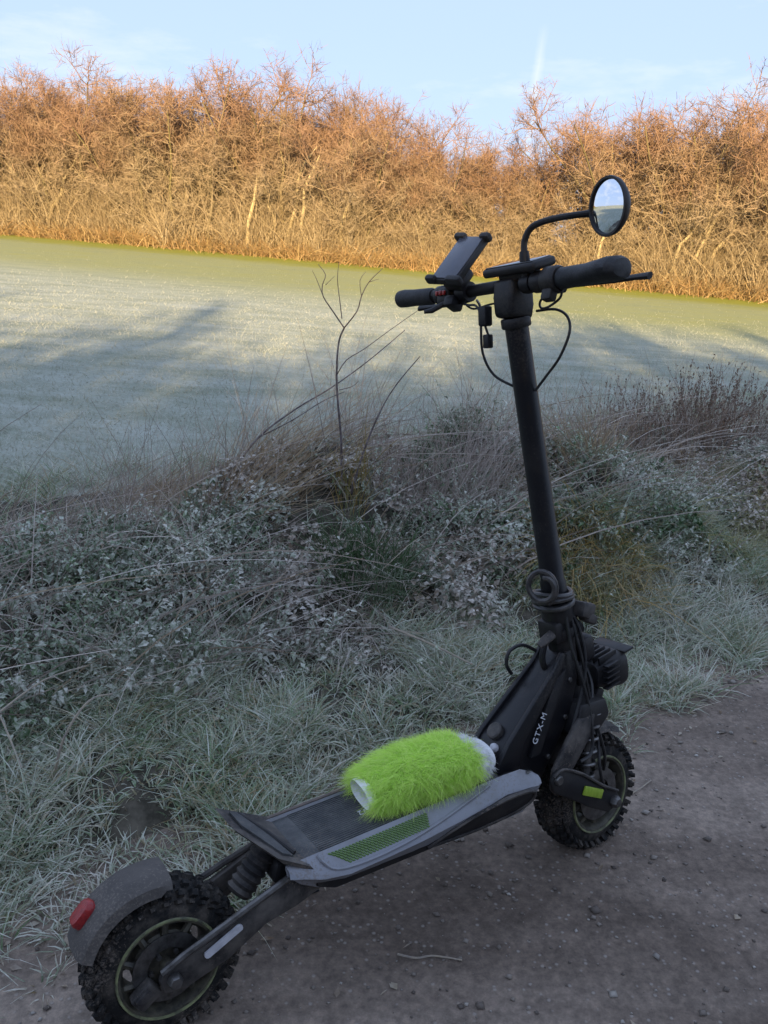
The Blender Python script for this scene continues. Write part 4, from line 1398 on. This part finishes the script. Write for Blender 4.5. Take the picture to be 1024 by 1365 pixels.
# ---- wheels
def wheel(cx, xf, nm='wheel'):
    Rr, w = .1405, .045
    C0 = Vector((cx, 0, .14))
    m = MB(xf)     # hub motor drum
    m.lathe([(0, -.030), (.052, -.030), (.058, -.024), (.058, .024), (.052, .030), (0, .030)], C0, 'y', 32)
    for sg in (-1, 1):
        m.lathe([(0, sg * .052), (.011, sg * .052), (.013, sg * .048), (.013, sg * .028), (0, sg * .028)], C0, 'y', 12)
    wh = m.build(nm, RIMD, scooter)
    m = MB(xf)     # rim: two flanges and the well
    m.lathe([(.083, -.0445), (.0895, -.0455), (.092, -.043), (.080, -.026), (.080, .026), (.092, .043), (.0895, .0455), (.083, .0445), (.074, .026), (.074, -.026)], C0, 'y', 48)
    m.build('rim', RIMD, wh)
    for sg in (-1, 1):
        m = MB(xf)
        m.lathe([(.0868, sg * .0445), (.0875, sg * .0475), (.0905, sg * .0480), (.0915, sg * .0445)], C0, 'y', 56)
        m.build('rim_edge', RIMM, wh)
    m = MB(xf)     # spokes: pairs
    for sg in (-1, 1):
        for k in range(10):
            a = 2 * math.pi * k / 10 + .2
            e = Vector((math.cos(a), 0, math.sin(a))); tq_ = Vector((-e.z, 0, e.x))
            m.tube([C0 + e * .040 + Vector((0, sg * .029, 0)), C0 + e * .060 + tq_ * .006 + Vector((0, sg * .030, 0)), C0 + e * .080 + tq_ * .004 + Vector((0, sg * .026, 0))], [.009, .007, .0065], 6)
    m.build('spokes', RIMD, wh)
    m = MB(xf)     # brake disc on the right, bolts
    m.lathe([(.036, -.041), (.062, -.041), (.062, -.039), (.036, -.039)], C0, 'y', 36)
    for k in range(6):
        a = 2 * math.pi * k / 6
        m.lathe([(0, -.046), (.0045, -.046), (.0045, -.038), (0, -.038)], C0 + Vector((math.cos(a) * .03, 0, math.sin(a) * .03)), 'y', 6)
    m.build('brake_disc', STEEL, wh)
    m = MB(xf)     # tyre carcass
    pr = []
    for k in range(17):
        t_ = math.pi * (k / 16) * 1.16 - math.pi * .08
        pr.append((.096 + .0365 * math.sin(t_), -.044 * math.cos(t_)))
    pr = [(.084, -.034)] + pr + [(.084, .034)]
    m.lathe(pr, C0, 'y', 60)
    nk = 34
    for k in range(nk):       # knobbly tread blocks
        a = 2 * math.pi * k / nk
        for yy, rr, sz, ph in [(-.031, .1278, (.0155, .014, .0135), 0), (.031, .1278, (.0155, .014, .0135), .5), (-.0115, .1332, (.0145, .014, .0125), .5), (.0115, .1332, (.0145, .014, .0125), 0), (-.0425, .1185, (.011, .008, .016), .25), (.0425, .1185, (.011, .008, .016), .75)]:
            aa = a + ph * 2 * math.pi / nk
            tilt = -yy * 22
            bm = bmesh.new(); bmesh.ops.create_cube(bm, size=1)
            sz = [q_ * random.uniform(.84, 1.08) for q_ in sz]
            for v in bm.verts:
                v.co = Vector((v.co.x * sz[0], v.co.y * sz[1], v.co.z * sz[2]))
                if v.co.z > 0: v.co.x *= .8; v.co.y *= .82
            Mx = Matrix.Translation(C0) @ Matrix.Rotation(-aa + math.pi / 2, 4, 'Y') @ Matrix.Translation((0, yy, rr)) @ Matrix.Rotation(tilt, 4, 'X')
            bm.transform(Mx); m.add_bm(bm)
    m.build('tyre', RUB, wh)
    return wh


wheel(0.0, None)
wheel(AXW, ST)

# ---- rear end
for sg in (-1, 1):
    m = MB()
    m.prism([(.30, .25), (.30, .208), (.235, .185), (.17, .172), (.10, .135), (.02, .112), (-.018, .118), (-.024, .142), (-.008, .165), (.06, .178), (.15, .214), (.23, .248)], sg * .058, sg * .074, .004)
    arm = m.build('rear_swing_arm', DUSTY, scooter)
    m = MB()
    m.tube([(.262, sg * .068, .256), (.15, sg * .074, .222), (.02, sg * .076, .178), (-.02, sg * .076, .160)], .0065, 8)
    m.build('strut', STEEL if sg < 0 else DUSTY, arm)
    if sg < 0:
        m = MB()
        e = Vector((.119 - .056, 0, .199 - .170)).normalized()
        q0 = Vector((.060, -.0765, .1640)); q1 = Vector((.118, -.0765, .1895))
        up_ = Vector((-e.z, 0, e.x))
        ring = []
        for k in range(12):
            a = 2 * math.pi * k / 12
            c_ = q1 if math.cos(a) >= 0 else q0
            ring.append(c_ + e * math.cos(a) * .007 + up_ * math.sin(a) * .007)
        m.loft([ring, [v + Vector((0, -.004, 0)) for v in ring]])
        m.build('reflector', WHT, arm)
    m = MB()
    m.lathe([(0, sg * .090), (.010, sg * .090), (.013, sg * .084), (.013, sg * .074), (0, sg * .074)], (0, 0, .14), 'y', 6)
    m.build('axle_nut', STEEL, arm)
# brake caliper
m = MB(); m.box((-.045, -.052, .115), (.045, .024, .034), (0, R_(-35), 0), .006)
m.box((-.05, -.066, .12), (.028, .01, .018), (0, R_(-35), 0), .003)
m.build('brake_caliper', DUSTY, scooter)
# rear shock with rubber bellows
m = MB()
pr = []
for k in range(15):
    pr.append((.027 if k % 2 else .022, -.05 + k * .0072))
e = Vector((-.05, 0, -.055)).normalized(); o1 = Vector((0, 1, 0)); o2 = e.cross(o1)
m.lathe([(0, -.05)] + pr + [(0, .052)], (.180, -.002, .240), (o1, o2, e), 20)
m.build('bellows', DUSTY, scooter, 60)
m = MB(); m.prism([(.275, .262), (.275, .215), (.22, .205), (.20, .225), (.21, .258)], -.045, .045, .008)
m.build('shock_mount', BLK, scooter)
# mudguard
m = MB()
rings = []
for k in range(19):
    a = R_(83 + (153 - 83) * k / 18)
    rr = .162 + .006 * math.sin(k / 18 * math.pi)
    e = Vector((math.cos(a), 0, math.sin(a))); c_ = Vector((0, 0, .14))
    lip = .024 if k > 1 else .014
    sec = [(-.050, -lip), (-.047, -.006), (-.036, .001), (0, .004), (.036, .001), (.047, -.006), (.050, -lip), (.046, -lip), (.042, -.008), (.034, -.003), (0, 0), (-.034, -.003), (-.042, -.008), (-.046, -lip)]
    rings.append([c_ + e * (rr + h) + Vector((0, y, 0)) for y, h in sec])
m.loft(rings)
mg = m.build('mudguard', mat('dusty_mudguard', (.055, .051, .049), .8, col2=(.125, .112, .10), nscale=12, nlo=.30, nhi=.78, bump=.4, bscale=300, spec=.25, spat=.3, spcol=(.26, .225, .19)), scooter, 40)
m = MB()
a = R_(134); e = Vector((math.cos(a), 0, math.sin(a))); tg = Vector((e.z, 0, -e.x)); sd = Vector((0, 1, 0))
c_ = Vector((0, 0, .14)) + e * .172
rings = []
for h, k in ((-.004, 1.0), (.006, 1.0), (.011, .86), (.012, .5)):
    ring = []
    for j in range(20):
        t_ = 2 * math.pi * j / 20
        cx_, sx2 = math.cos(t_), math.sin(t_)
        f_ = lambda v: math.copysign(abs(v) ** .6, v)
        ring.append(c_ + e * h + tg * .024 * k * f_(cx_) + sd * (.017 * k * f_(sx2) + .004))
    rings.append(ring)
m.loft(rings)
m.build('tail_light', REDL, mg)

# ---- kickstand on the far side
m = MB()
gz = math.tan(R_(6.761))
m.tube([(.40, .07, .215), (.385, .11, .15), (.36, .165, .165 * gz + .006)], [.011, .010, .009], 8)
m.box((.358, .168, .168 * gz + .005), (.045, .03, .01), (R_(6.7), 0, 0), .003)
m.build('kickstand', BLK, scooter)

# ---- front fork and suspension (turns with the bar)
m = MB(ST)
m.tube([(axx(.575), 0, .575), (axx(.30), 0, .30)], .030, 20)
m.lathe([(0, -.012), (.036, -.012), (.038, 0), (.036, .012), (0, .012)], (axx(.545), 0, .545), (Vector((0, 1, 0)), AXD.cross(Vector((0, 1, 0))), AXD), 20)
m.prism([(.925, .39), (1.005, .385), (1.02, .34), (.985, .312), (.90, .322)], -.068, .068, .010)
fork = m.build('fork', BLK, scooter)
for sg in (-1, 1):
    m = MB(ST)
    m.prism([(.91, .36), (.965, .36), (.955, .315), (.885, .245), (.858, .205), (.822, .222), (.83, .265), (.875, .32)], sg * .056, sg * .070, .005)
    m.build('fork_leg', DUSTY, fork)
    m = MB(ST)
    m.prism([(.806, .252), (.816, .270), (.838, .273), (.90, .241), (.965, .192), (1.020, .160), (1.030, .140), (1.018, .122), (.990, .117), (.93, .150), (.86, .198), (.812, .228)], sg * .072, sg * .084, .004)
    arm = m.build('front_swing_arm', BLK, fork)
    m = MB(ST)
    m.tube([(.810, sg * .086, .266), (.838, sg * .087, .275), (.90, sg * .087, .243), (.965, sg * .087, .194), (1.018, sg * .087, .162)], .0035, 6, smooth=3)
    m.build('arm_edge', DUSTY, arm)
    m = MB(ST)
    e = Vector((.965 - .905, 0, .168 - .198)).normalized(); up_ = Vector((-e.z, 0, e.x))
    c_ = Vector((.934, sg * .0865, .188))
    M3 = Matrix((e, Vector((0, 1, 0)), up_)).transposed()
    m.box(c_, (.068, .005, .021), M3.to_euler(), .002)
    m.build('reflector', GRN, arm)
    m = MB(ST)
    m.lathe([(0, sg * .100), (.010, sg * .100), (.014, sg * .094), (.014, sg * .082), (0, sg * .082)], (AXW, 0, .14), 'y', 6)
    m.build('axle_nut', STEEL, arm)
    m = MB(ST)
    m.lathe([(0, sg * .092), (.009, sg * .092), (.011, sg * .089), (.011, sg * .082), (0, sg * .082)], (.824, 0, .255), 'y', 10)
    m.build('pivot_bolt', STEEL, arm)
    # coil spring shock
    m = MB(ST)
    a0 = Vector((.985, sg * .046, .372)); a1 = Vector((.935, sg * .064, .215)); dv = a1 - a0
    e = dv.normalized(); o1 = e.orthogonal().normalized(); o2 = e.cross(o1)
    m.tube([a0 + dv * (i_ / 72) + (o1 * math.cos(i_ * math.pi / 6) + o2 * math.sin(i_ * math.pi / 6)) * .017 for i_ in range(73)], .0042, 6)
    m.build('coil_spring', STEEL, fork)
    m = MB(ST)
    m.tube([a0 - e * .01, a1 + e * .01], .009, 10)
    m.build('damper', DUSTY, fork)
# short front mudguard over the tyre
m = MB(ST)
rings = []
for k in range(11):
    a = R_(62 + (140 - 62) * k / 10)
    e = Vector((math.cos(a), 0, math.sin(a))); c_ = Vector((AXW, 0, .14))
    sec = [(-.046, -.014), (-.040, -.003), (0, .002), (.040, -.003), (.046, -.014), (.043, -.015), (.037, -.006), (0, -.001), (-.037, -.006), (-.043, -.015)]
    rings.append([c_ + e * (.162 + h) + Vector((0, y, 0)) for y, h in sec])
m.loft(rings)
m.build('front_mudguard', DUSTY, fork, 40)

# ---- stem
m = MB(ST)
m.tube([(axx(.60), 0, .60), (axx(.66), 0, .66), (axx(.665), 0, .665), (axx(1.215), 0, 1.215)], [.028, .028, .0255, .0238], 28)
stem = m.build('stem', BLKG, scooter)
m = MB(ST)
m.lathe([(0, -.022), (.033, -.022), (.035, -.015), (.035, .015), (.033, .022), (0, .022)], (axx(.592), 0, .592), (Vector((0, 1, 0)), AXD.cross(Vector((0, 1, 0))), AXD), 24)
m.box((axx(.555) - .008, 0, .552), (.064, .056, .05), (0, R_(-10), 0), .008)
hinge = m.build('folding_hinge', BLK, scooter)
m = MB(ST)
m.tube([(.925, -.018, .555), (.890, -.016, .548), (.866, -.012, .536), (.852, -.010, .528)], [.012, .011, .010, .007], 10, flat=.6)
m.build('latch_lever', DUSTY, hinge)
m = MB(ST)
m.tube([(.888, .0, .54), (.872, .0, .50), (.878, 0, .47), (.895, 0, .455)], .007, 8, smooth=4)
m.build('hook', BLK, hinge)
# cable loop behind the neck
m = MB()
m.tube([(.895, .035, .49), (.865, .050, .508), (.832, .055, .500), (.822, .055, .472), (.836, .055, .445)], .0042, 7, smooth=5)
m.build('cable_loop', CABM, neck)

# head block and handlebar
TX = axx(1.25)
m = MB(ST)
m.prism([(TX - .030, 1.222), (TX + .030, 1.216), (TX + .036, 1.245), (TX + .032, 1.290), (TX - .030, 1.296), (TX - .034, 1.26)], -.027, .027, .010, 3)
m.lathe([(0, -.010), (.028, -.010), (.030, -.007), (.030, .007), (.028, .010), (0, .010)], (axx(1.212), 0, 1.212), (Vector((0, 1, 0)), AXD.cross(Vector((0, 1, 0))), AXD), 24)
m.build('stem_head', BLK, stem)
ZB = 1.283
XB = TX - .006
m = MB(ST)
m.tube([(XB, -.262, ZB - .002), (XB, -.11, ZB), (XB + .004, -.04, ZB + .002), (XB + .004, .05, ZB + .002), (XB, .13, ZB), (XB - .005, .345, ZB + .004)], .0125, 16)
bar = m.build('handlebar', BLK, scooter)
m = MB(ST)   # left grip
m.tube([(XB - .002, .232, ZB + .001), (XB - .002, .240, ZB + .001), (XB - .003, .300, ZB + .003), (XB - .005, .330, ZB + .004), (XB - .005, .347, ZB + .004), (XB - .005, .355, ZB + .004)], [.0155, .0185, .0185, .020, .019, .010], 20)
m.build('grip', GRIPM, bar)
m = MB(ST)   # right grip: fat ergonomic with a palm rest
rings = []
for yy, r1_, bk, dz in [(-.128, .017, 0, 0), (-.134, .0205, .0, 0), (-.165, .0198, .004, .001), (-.195, .0198, .010, .001), (-.225, .0208, .018, .003), (-.248, .0222, .026, .004), (-.266, .0212, .026, .004), (-.276, .017, .018, .003), (-.279, .008, .008, .002)]:
    ring = []
    for k in range(20):
        a = 2 * math.pi * k / 20
        cx_, sz_ = math.cos(a), math.sin(a)
        ring.append(Vector((XB + r1_ * cx_ - (bk if cx_ < 0 else 0) * abs(cx_), yy, ZB + dz + r1_ * sz_)))
    rings.append(ring)
m.loft(rings)
m.build('grip', GRIPM, bar)
m = MB(ST)   # throttle collar
m.lathe([(.013, -.018), (.023, -.018), (.026, -.012), (.026, .012), (.023, .018), (.013, .018)], (XB, -.112, ZB), 'y', 20)
m.box((XB - .012, -.112, ZB - .026), (.022, .026, .028), (0, R_(20), 0), .006)
m.build('throttle', BLK, bar)


def lever(sg, pts, clampy):
    m = MB(ST)
    m.lathe([(.0125, -.013), (.019, -.013), (.021, -.009), (.021, .009), (.019, .013), (.0125, .013)], (XB, clampy, ZB), 'y', 16)
    m.box((XB + .028, clampy + sg * .012, ZB - .010), (.034, .044, .022), (0, R_(15), R_(sg * 15)), .006)
    m.tube(pts, [.010, .0075, .0065, .0065, .008], 8, flat=.7)
    return m.build('brake_lever', BLK, bar)


lever(1, [(XB + .045, .185, ZB - .012), (XB + .055, .225, ZB - .014), (XB + .056, .27, ZB - .016), (XB + .050, .32, ZB - .017), (XB + .046, .345, ZB - .017)], .205)
lever(-1, [(XB + .045, -.100, ZB - .006), (XB + .056, -.14, ZB - .008), (XB + .056, -.21, ZB - .010), (XB + .050, -.26, ZB - .010), (XB + .044, -.294, ZB - .011)], -.078)
# switch pod with little buttons on the left
m = MB(ST)
m.box((XB - .004, .178, ZB - .006), (.046, .040, .036), (0, R_(10), 0), .008)
m.box((XB - .020, .150, ZB - .022), (.040, .026, .024), (0, R_(25), R_(10)), .006)
m.tube([(XB - .03, .165, ZB - .02), (XB - .055, .18, ZB - .034), (XB - .068, .19, ZB - .036)], [.006, .006, .004], 8)
sp_ = m.build('switch_pod', BLK, bar)
m = MB(ST)
for k in range(3):
    m.box((XB - .030, .168 + .011 * k, ZB + .002), (.006, .008, .010), (0, 0, 0), .002)
m.build('buttons', REDL, sp_)
# display on the head
m = MB(ST)
M3 = (0, R_(-14), 0)
m.box((TX - .004, -.020, 1.316), (.066, .142, .018), M3, .007, 3)
m.box((TX - .002, -.020, 1.304), (.040, .08, .02), M3, .005)
dsp = m.build('display', BLK, bar)
m = MB(ST)
m.box((TX - .0065, -.020, 1.3252), (.054, .126, .003), M3, .001)
m.build('screen', SCRN, dsp)

# mirror
m = MB(ST)
m.lathe([(.0125, -.011), (.019, -.011), (.020, 0), (.019, .011), (.0125, .011)], (XB, -.050, ZB), 'y', 16)
m.tube([(TX - .012, -.048, 1.29), (TX - .014, -.047, 1.330), (TX - .014, -.046, 1.342)], [.010, .010, .009], 12)
mc_ = Vector((TX + .012, -.228, 1.396))
m.tube([(TX - .014, -.046, 1.338), (TX - .012, -.046, 1.362), (TX - .008, -.060, 1.384), (TX - .002, -.090, 1.392), (TX + .006, -.125, 1.394), (TX + .014, -.165, 1.393), mc_ + Vector((.016, .040, -.004))], [.0065, .0065, .0065, .0062, .006, .006, .008], 10, smooth=5)
mir = m.build('mirror', BLK, scooter)
# head: the glass looks back past the rider
nW = Vector((-.90, -.44, -.035)).normalized()
nL = (STM.to_3x3().inverted() @ (SMAT.to_3x3().inverted() @ nW)).normalized()
u_ = Vector((0, 0, 1)); u_ = (u_ - nL * u_.dot(nL)).normalized(); v_ = nL.cross(u_)
m = MB(ST)
prf = [(0, -.022), (.022, -.021), (.040, -.015), (.0495, -.004), (.0515, .003), (.0505, .007), (.0465, .007), (.0465, .003), (0, .003)]
SCV = .95
m.lathe(prf, mc_, (u_, v_ * SCV, nL), 40, closed=False)
m.build('mirror_shell', BLK, mir, 40)
m = MB(ST)
prf = [(.0463 * k / 8, .0032 + .0062 * (1 - (k / 8) ** 2)) for k in range(9)]
m.lathe(prf, mc_, (u_, v_ * SCV, nL), 40, closed=False)
m.build('mirror_glass', MIRR, mir, 80)

# phone holder
m = MB(ST)
pc0 = Vector((.752, .142, 1.304)); pc1 = Vector((.838, .140, 1.392))
lng = (pc1 - pc0).normalized(); wd_ = Vector((-.22, .97, .02)); wd_ = (wd_ - lng * wd_.dot(lng)).normalized(); pn = lng.cross(wd_).normalized()
if pn.z < 0: pn = -pn
pm = (pc0 + pc1) / 2
rot_ = Matrix((lng, wd_, pn)).transposed().to_euler()
hl_ = (pc1 - pc0).length
m.box(pm, (hl_ * 1.05, .074, .016), rot_, .005)
m.tube([pm - pn * .008, pm - pn * .030 - lng * .02, Vector((XB, .140, ZB + .008))], [.018, .014, .016], 12)
m.lathe([(.0125, -.014), (.021, -.014), (.023, 0), (.021, .014), (.0125, .014)], (XB, .132, ZB), 'y', 16)
m.box(pm - lng * .035 - pn * .018 - wd_ * .01, (.05, .05, .022), rot_, .007)
ph = m.build('phone_holder', BLK, bar)
m = MB(ST)
m.box(pm + pn * .0085, (hl_ * .97, .064, .004), rot_, .0015)
m.build('holder_pad', PLATE, ph)
m = MB(ST)
for q0, sx3 in [(pc1 + wd_ * .034, .030), (pc1 - wd_ * .034, .026), (pc0 + wd_ * .034, .026), (pc0 - wd_ * .030, .040)]:
    m.box(q0 + pn * .006, (.014, sx3, .020), rot_, .005)
m.build('jaws', GRIPM, ph)

# ---- hoses and cables
def cable(pts, r, par, name='cable', steer=True):
    m = MB(ST if steer else None)
    m.tube(pts, r, 7, smooth=6)
    return m.build(name, CABM, par)


cable([(XB + .03, -.075, ZB - .014), (XB + .03, -.05, ZB - .034), (XB + .02, -.062, ZB - .048), (XB + .0, -.10, ZB - .048), (XB, -.128, ZB - .034), (XB, -.133, ZB - .015)], .0025, bar)
cable([(TX + .036, -.028, 1.232), (TX + .045, -.070, 1.232), (TX + .04, -.105, 1.215), (TX + .03, -.118, 1.185), (TX + .028, -.095, 1.140), (TX + .034, -.055, 1.105), (axx(1.07), -.026, 1.075)], .0028, bar)
cable([(XB + .02, .12, ZB - .018), (TX - .02, .075, 1.248), (TX - .035, .058, 1.215), (TX - .03, .060, 1.155), (TX - .01, .050, 1.11), (axx(1.08) - .01, .024, 1.085)], .0028, bar)
cable([(XB - .01, .14, ZB - .022), (TX - .03, .10, 1.254), (TX - .04, .060, 1.245), (TX - .03, .042, 1.19)], .0025, bar)
cable([(XB + .01, .15, ZB - .02), (XB + .0, .11, ZB - .036), (TX, .06, ZB - .03), (TX + .02, .03, ZB - .03)], .0022, bar)
m = MB(ST); m.box((TX - .030, .050, 1.228), (.022, .022, .040), (0, 0, 0), .004); m.box((TX - .026, .048, 1.178), (.016, .016, .028), (0, 0, 0), .003)
m.build('cable_joint', BLK, bar)
for pts in ([(.915, -.028, .60), (.918, -.042, .52), (.935, -.058, .44), (.95, -.066, .36), (.945, -.075, .28), (.90, -.080, .27)],
            [(.93, -.024, .60), (.945, -.044, .50), (.965, -.05, .40), (.975, -.064, .31), (.96, -.085, .23), (.985, -.080, .165)],
            [(.925, -.01, .62), (.955, -.032, .55), (.955, -.050, .46), (.91, -.058, .36), (.875, -.060, .30)],
            [(.94, .02, .60), (.985, .01, .5), (.995, -.03, .42), (.97, -.058, .36), (.99, -.072, .26), (1.0, -.062, .21)]):
    cable(pts, .0038, fork, 'hose')

# ---- lamps on the front of the neck
m = MB(ST)
m.box((.985, -.012, .582), (.052, .050, .036), (0, R_(20), R_(8)), .008)
m.box((.972, .018, .604), (.030, .030, .028), (0, R_(-20), 0), .007)
m.box((1.0, -.020, .560), (.030, .034, .022), (0, R_(30), 0), .006)
m.tube([(.945, 0, .56), (.97, -.004, .572)], .012, 10)
m.build('horn', DUSTY, fork)
m = MB(ST)
m.box((.988, -.006, .492), (.046, .056, .060), (0, R_(-10), 0), .012)
m.tube([(.955, 0, .53), (.985, -.004, .545)], [.014, .020], 12)
m.box((.962, -.012, .440), (.030, .05, .05), (0, R_(-10), 0), .006)
m.build('controller_box', BLK, fork)
m = MB(ST)
dl = Vector((1, 0, .06)).normalized(); o1 = Vector((0, 1, 0)); o2 = dl.cross(o1)
lc = Vector((1.058, -.004, .422))
rings = []
for h, ry, rz in [(-.048, .022, .020), (-.044, .032, .028), (-.02, .042, .036), (.012, .050, .042), (.030, .052, .044), (.040, .050, .042)]:
    ring = []
    for j in range(24):
        t_ = 2 * math.pi * j / 24
        f_ = lambda v: math.copysign(abs(v) ** .55, v)
        ring.append(lc + dl * h + o1 * ry * f_(math.cos(t_)) + o2 * rz * f_(math.sin(t_)))
    rings.append(ring)
m.loft(rings)
for k in range(5):            # cooling fins along the top and sides
    m.box(lc + Vector((-.012, -.032 + .016 * k, .038)), (.060, .005, .018), (0, R_(-8), 0), .0015)
    m.box(lc + Vector((-.014, -.046, -.024 + .013 * k)), (.055, .014, .004), (0, R_(-3), R_(8)), .001)
m.box(lc + Vector((.045, 0, .045)), (.034, .098, .006), (0, R_(-8), 0), .002)
m.box(lc + Vector((-.03, 0, -.055)), (.026, .05, .04), (0, R_(25), 0), .006)
m.tube([lc + Vector((-.04, 0, -.03)), (.985, 0, .378)], [.012, .014], 10)
hd_ = m.build('headlight', BLK, fork)
m = MB(ST)
m.lathe([(0, .047), (.036, .044), (.040, .038), (0, .038)], lc, (o1, o2, dl), 28)
m.build('lens', LENS, hd_)

# ---- things resting on the scooter
# coiled cable lock round the foot of the stem
m = MB()
pts = []
for k in range(0, 3 * 16 + 1):
    a = 2 * math.pi * k / 16
    zz = .602 + .0125 * k / 16
    pts.append(SMAT @ ST((axx(zz) + .042 * math.cos(a) - .007, .042 * math.sin(a), zz + .004 * math.sin(a * 1.3))))
last = pts[-1]
m.tube(pts, .0060, 8)
cl = Vector((.850, -.016, .660))
lo = []
for k in range(0, 27):
    a = R_(-60) + 2 * math.pi * k / 18
    rr = .041 - .013 * k / 18
    lo.append(SMAT @ ST(cl + Vector((.45 * rr * math.cos(a), -.85 * rr * math.cos(a) * .9, rr * math.sin(a))) + Vector((0, -.0006 * k, 0))))
m2_ = MB(); 
base = SMAT @ ST((axx(.60), 0, .60))
mm_ = MB()
mm_.V = [v - base for v in m.V]; mm_.F = m.F
mm_.tube([v - base for v in lo], .0060, 8)
lock = mm_.build('cable_lock', LOCKM)
lock.location = base
tag(lock, 'dark coiled cable lock wound round the foot of the scooter stem', 'cable lock')

# lime green furry tube lying on the deck
FUR_C = plant_mat('lime_fur', [(.72, .95, .22), (.80, .97, .30), (.62, .90, .15), (.88, .98, .42)], transl=.4, rough=.6)
FUR_B = mat('lime_fur_backing', (.34, .55, .06), .9, col2=(.28, .46, .05), nscale=60)
FUR_W = plant_mat('white_fluff', [(.80, .80, .79), (.88, .88, .87), (.72, .72, .71)], transl=.3)
LIN = mat('white_lining', (.80, .80, .79), .9, col2=(.70, .70, .70), nscale=80, bump=.6, bscale=300)
CA = Vector((.430, .016, 0)); CB = Vector((.690, -.012, 0))
AX = (CB - CA).normalized(); SDV = Vector((-AX.y, AX.x, 0))


def fsec(u):
    """half width, height of the soft tube at u 0..1"""
    w = np.interp(u, [0, .08, .25, .5, .75, .9, 1.0], [.054, .064, .072, .074, .072, .066, .056])
    h = np.interp(u, [0, .08, .25, .5, .75, .9, 1.0], [.044, .054, .070, .076, .075, .067, .057])
    return w, h


def fpt(u, a, k=1.0):
    w, h = fsec(u)
    c = CA.lerp(CB, u)
    zz = zt(c.x) + .003
    ex = math.copysign(abs(math.cos(a)) ** .8, math.cos(a)); ez = math.copysign(abs(math.sin(a)) ** .85, math.sin(a))
    return c + SDV * (w * ex * k) + Vector((0, 0, zz + h * .5 + h * .5 * ez * k))


cen = SMAT @ Vector((.56, 0, zt(.56)))
muff = empty('furry_tube', cen)
tag(muff, 'lime green furry tube with white lining lying on the scooter deck', 'fur muff')
TW = lambda v: SMAT @ v - cen
m = MB()
us = np.linspace(0, .93, 20)
m.loft([[TW(fpt(u, 2 * math.pi * k / 28, .93)) for k in range(28)] for u in us], cap=False)
m.build('backing', FUR_B, muff, 80)
m = MB()     # open end: pale lining turned out a little and running inside
rings = [[TW(fpt(max(u, 0), 2 * math.pi * k / 28, kk) + AX * min(u, 0)) for k in range(28)] for u, kk in [(.02, .95), (-.004, .97), (-.012, .90), (0.0, .78), (.05, .72), (.3, .70)]]
m.loft(rings, cap=False)
m.F.append([5 * 28 + k for k in range(28)])
m.build('lining', LIN, muff, 80)
m = MB()     # far end: white fluffy cuff
rings = [[TW(fpt(min(u, 1), 2 * math.pi * k / 28, kk) + AX * max(u - 1, 0) * .26) for k in range(28)] for u, kk in [(.86, .94), (.92, 1.0), (1.0, .97), (1.06, .80), (1.09, .45)]]
m.loft(rings, cap=False)
m.F.append([4 * 28 + k for k in range(28)])
m.build('cuff', LIN, muff, 80)


def fur(n_, u0, u1, ln, m_, name, wd, seed):
    rg = np.random.default_rng(seed)
    P, D, Bd = [], [], []
    for _ in range(n_):
        u = rg.uniform(u0, u1); a = rg.uniform(0, 2 * math.pi)
        p0 = fpt(min(u, 1.0), a, .93); p1 = fpt(min(u, 1.0), a, 1.05)
        nn = (p1 - p0).normalized()
        # locks: neighbouring hairs share a lean
        ph_ = fbm(np.array(u * 14), np.array(a * 5), 2) * 12
        lk = AX * (math.cos(ph_) * .7 - .35) + SDV * math.sin(ph_) * .6
        d = nn * .75 + lk * .8 + Vector(rg.normal(0, .38, 3))
        P.append(TW(p0)); D.append(SMAT.to_3x3() @ d); Bd.append(SMAT.to_3x3() @ (lk * .5) + Vector((0, 0, -.35)))
    v, f = ribbons(np.array(P), np.array(D), rg.uniform(ln * .6, ln * 1.25, n_), rg.uniform(wd * .7, wd * 1.3, n_), np.array(Bd), k=3, tip=.1, rg=rg)
    o = link(name, mesh_np(name, v, f, m_), muff)
    tag(o, kind='stuff')


fur(30000, .0, .88, .030, FUR_C, 'fur', .0010, 5)
fur(4600, .86, 1.0, .015, FUR_W, 'white_fluff', .0011, 6)
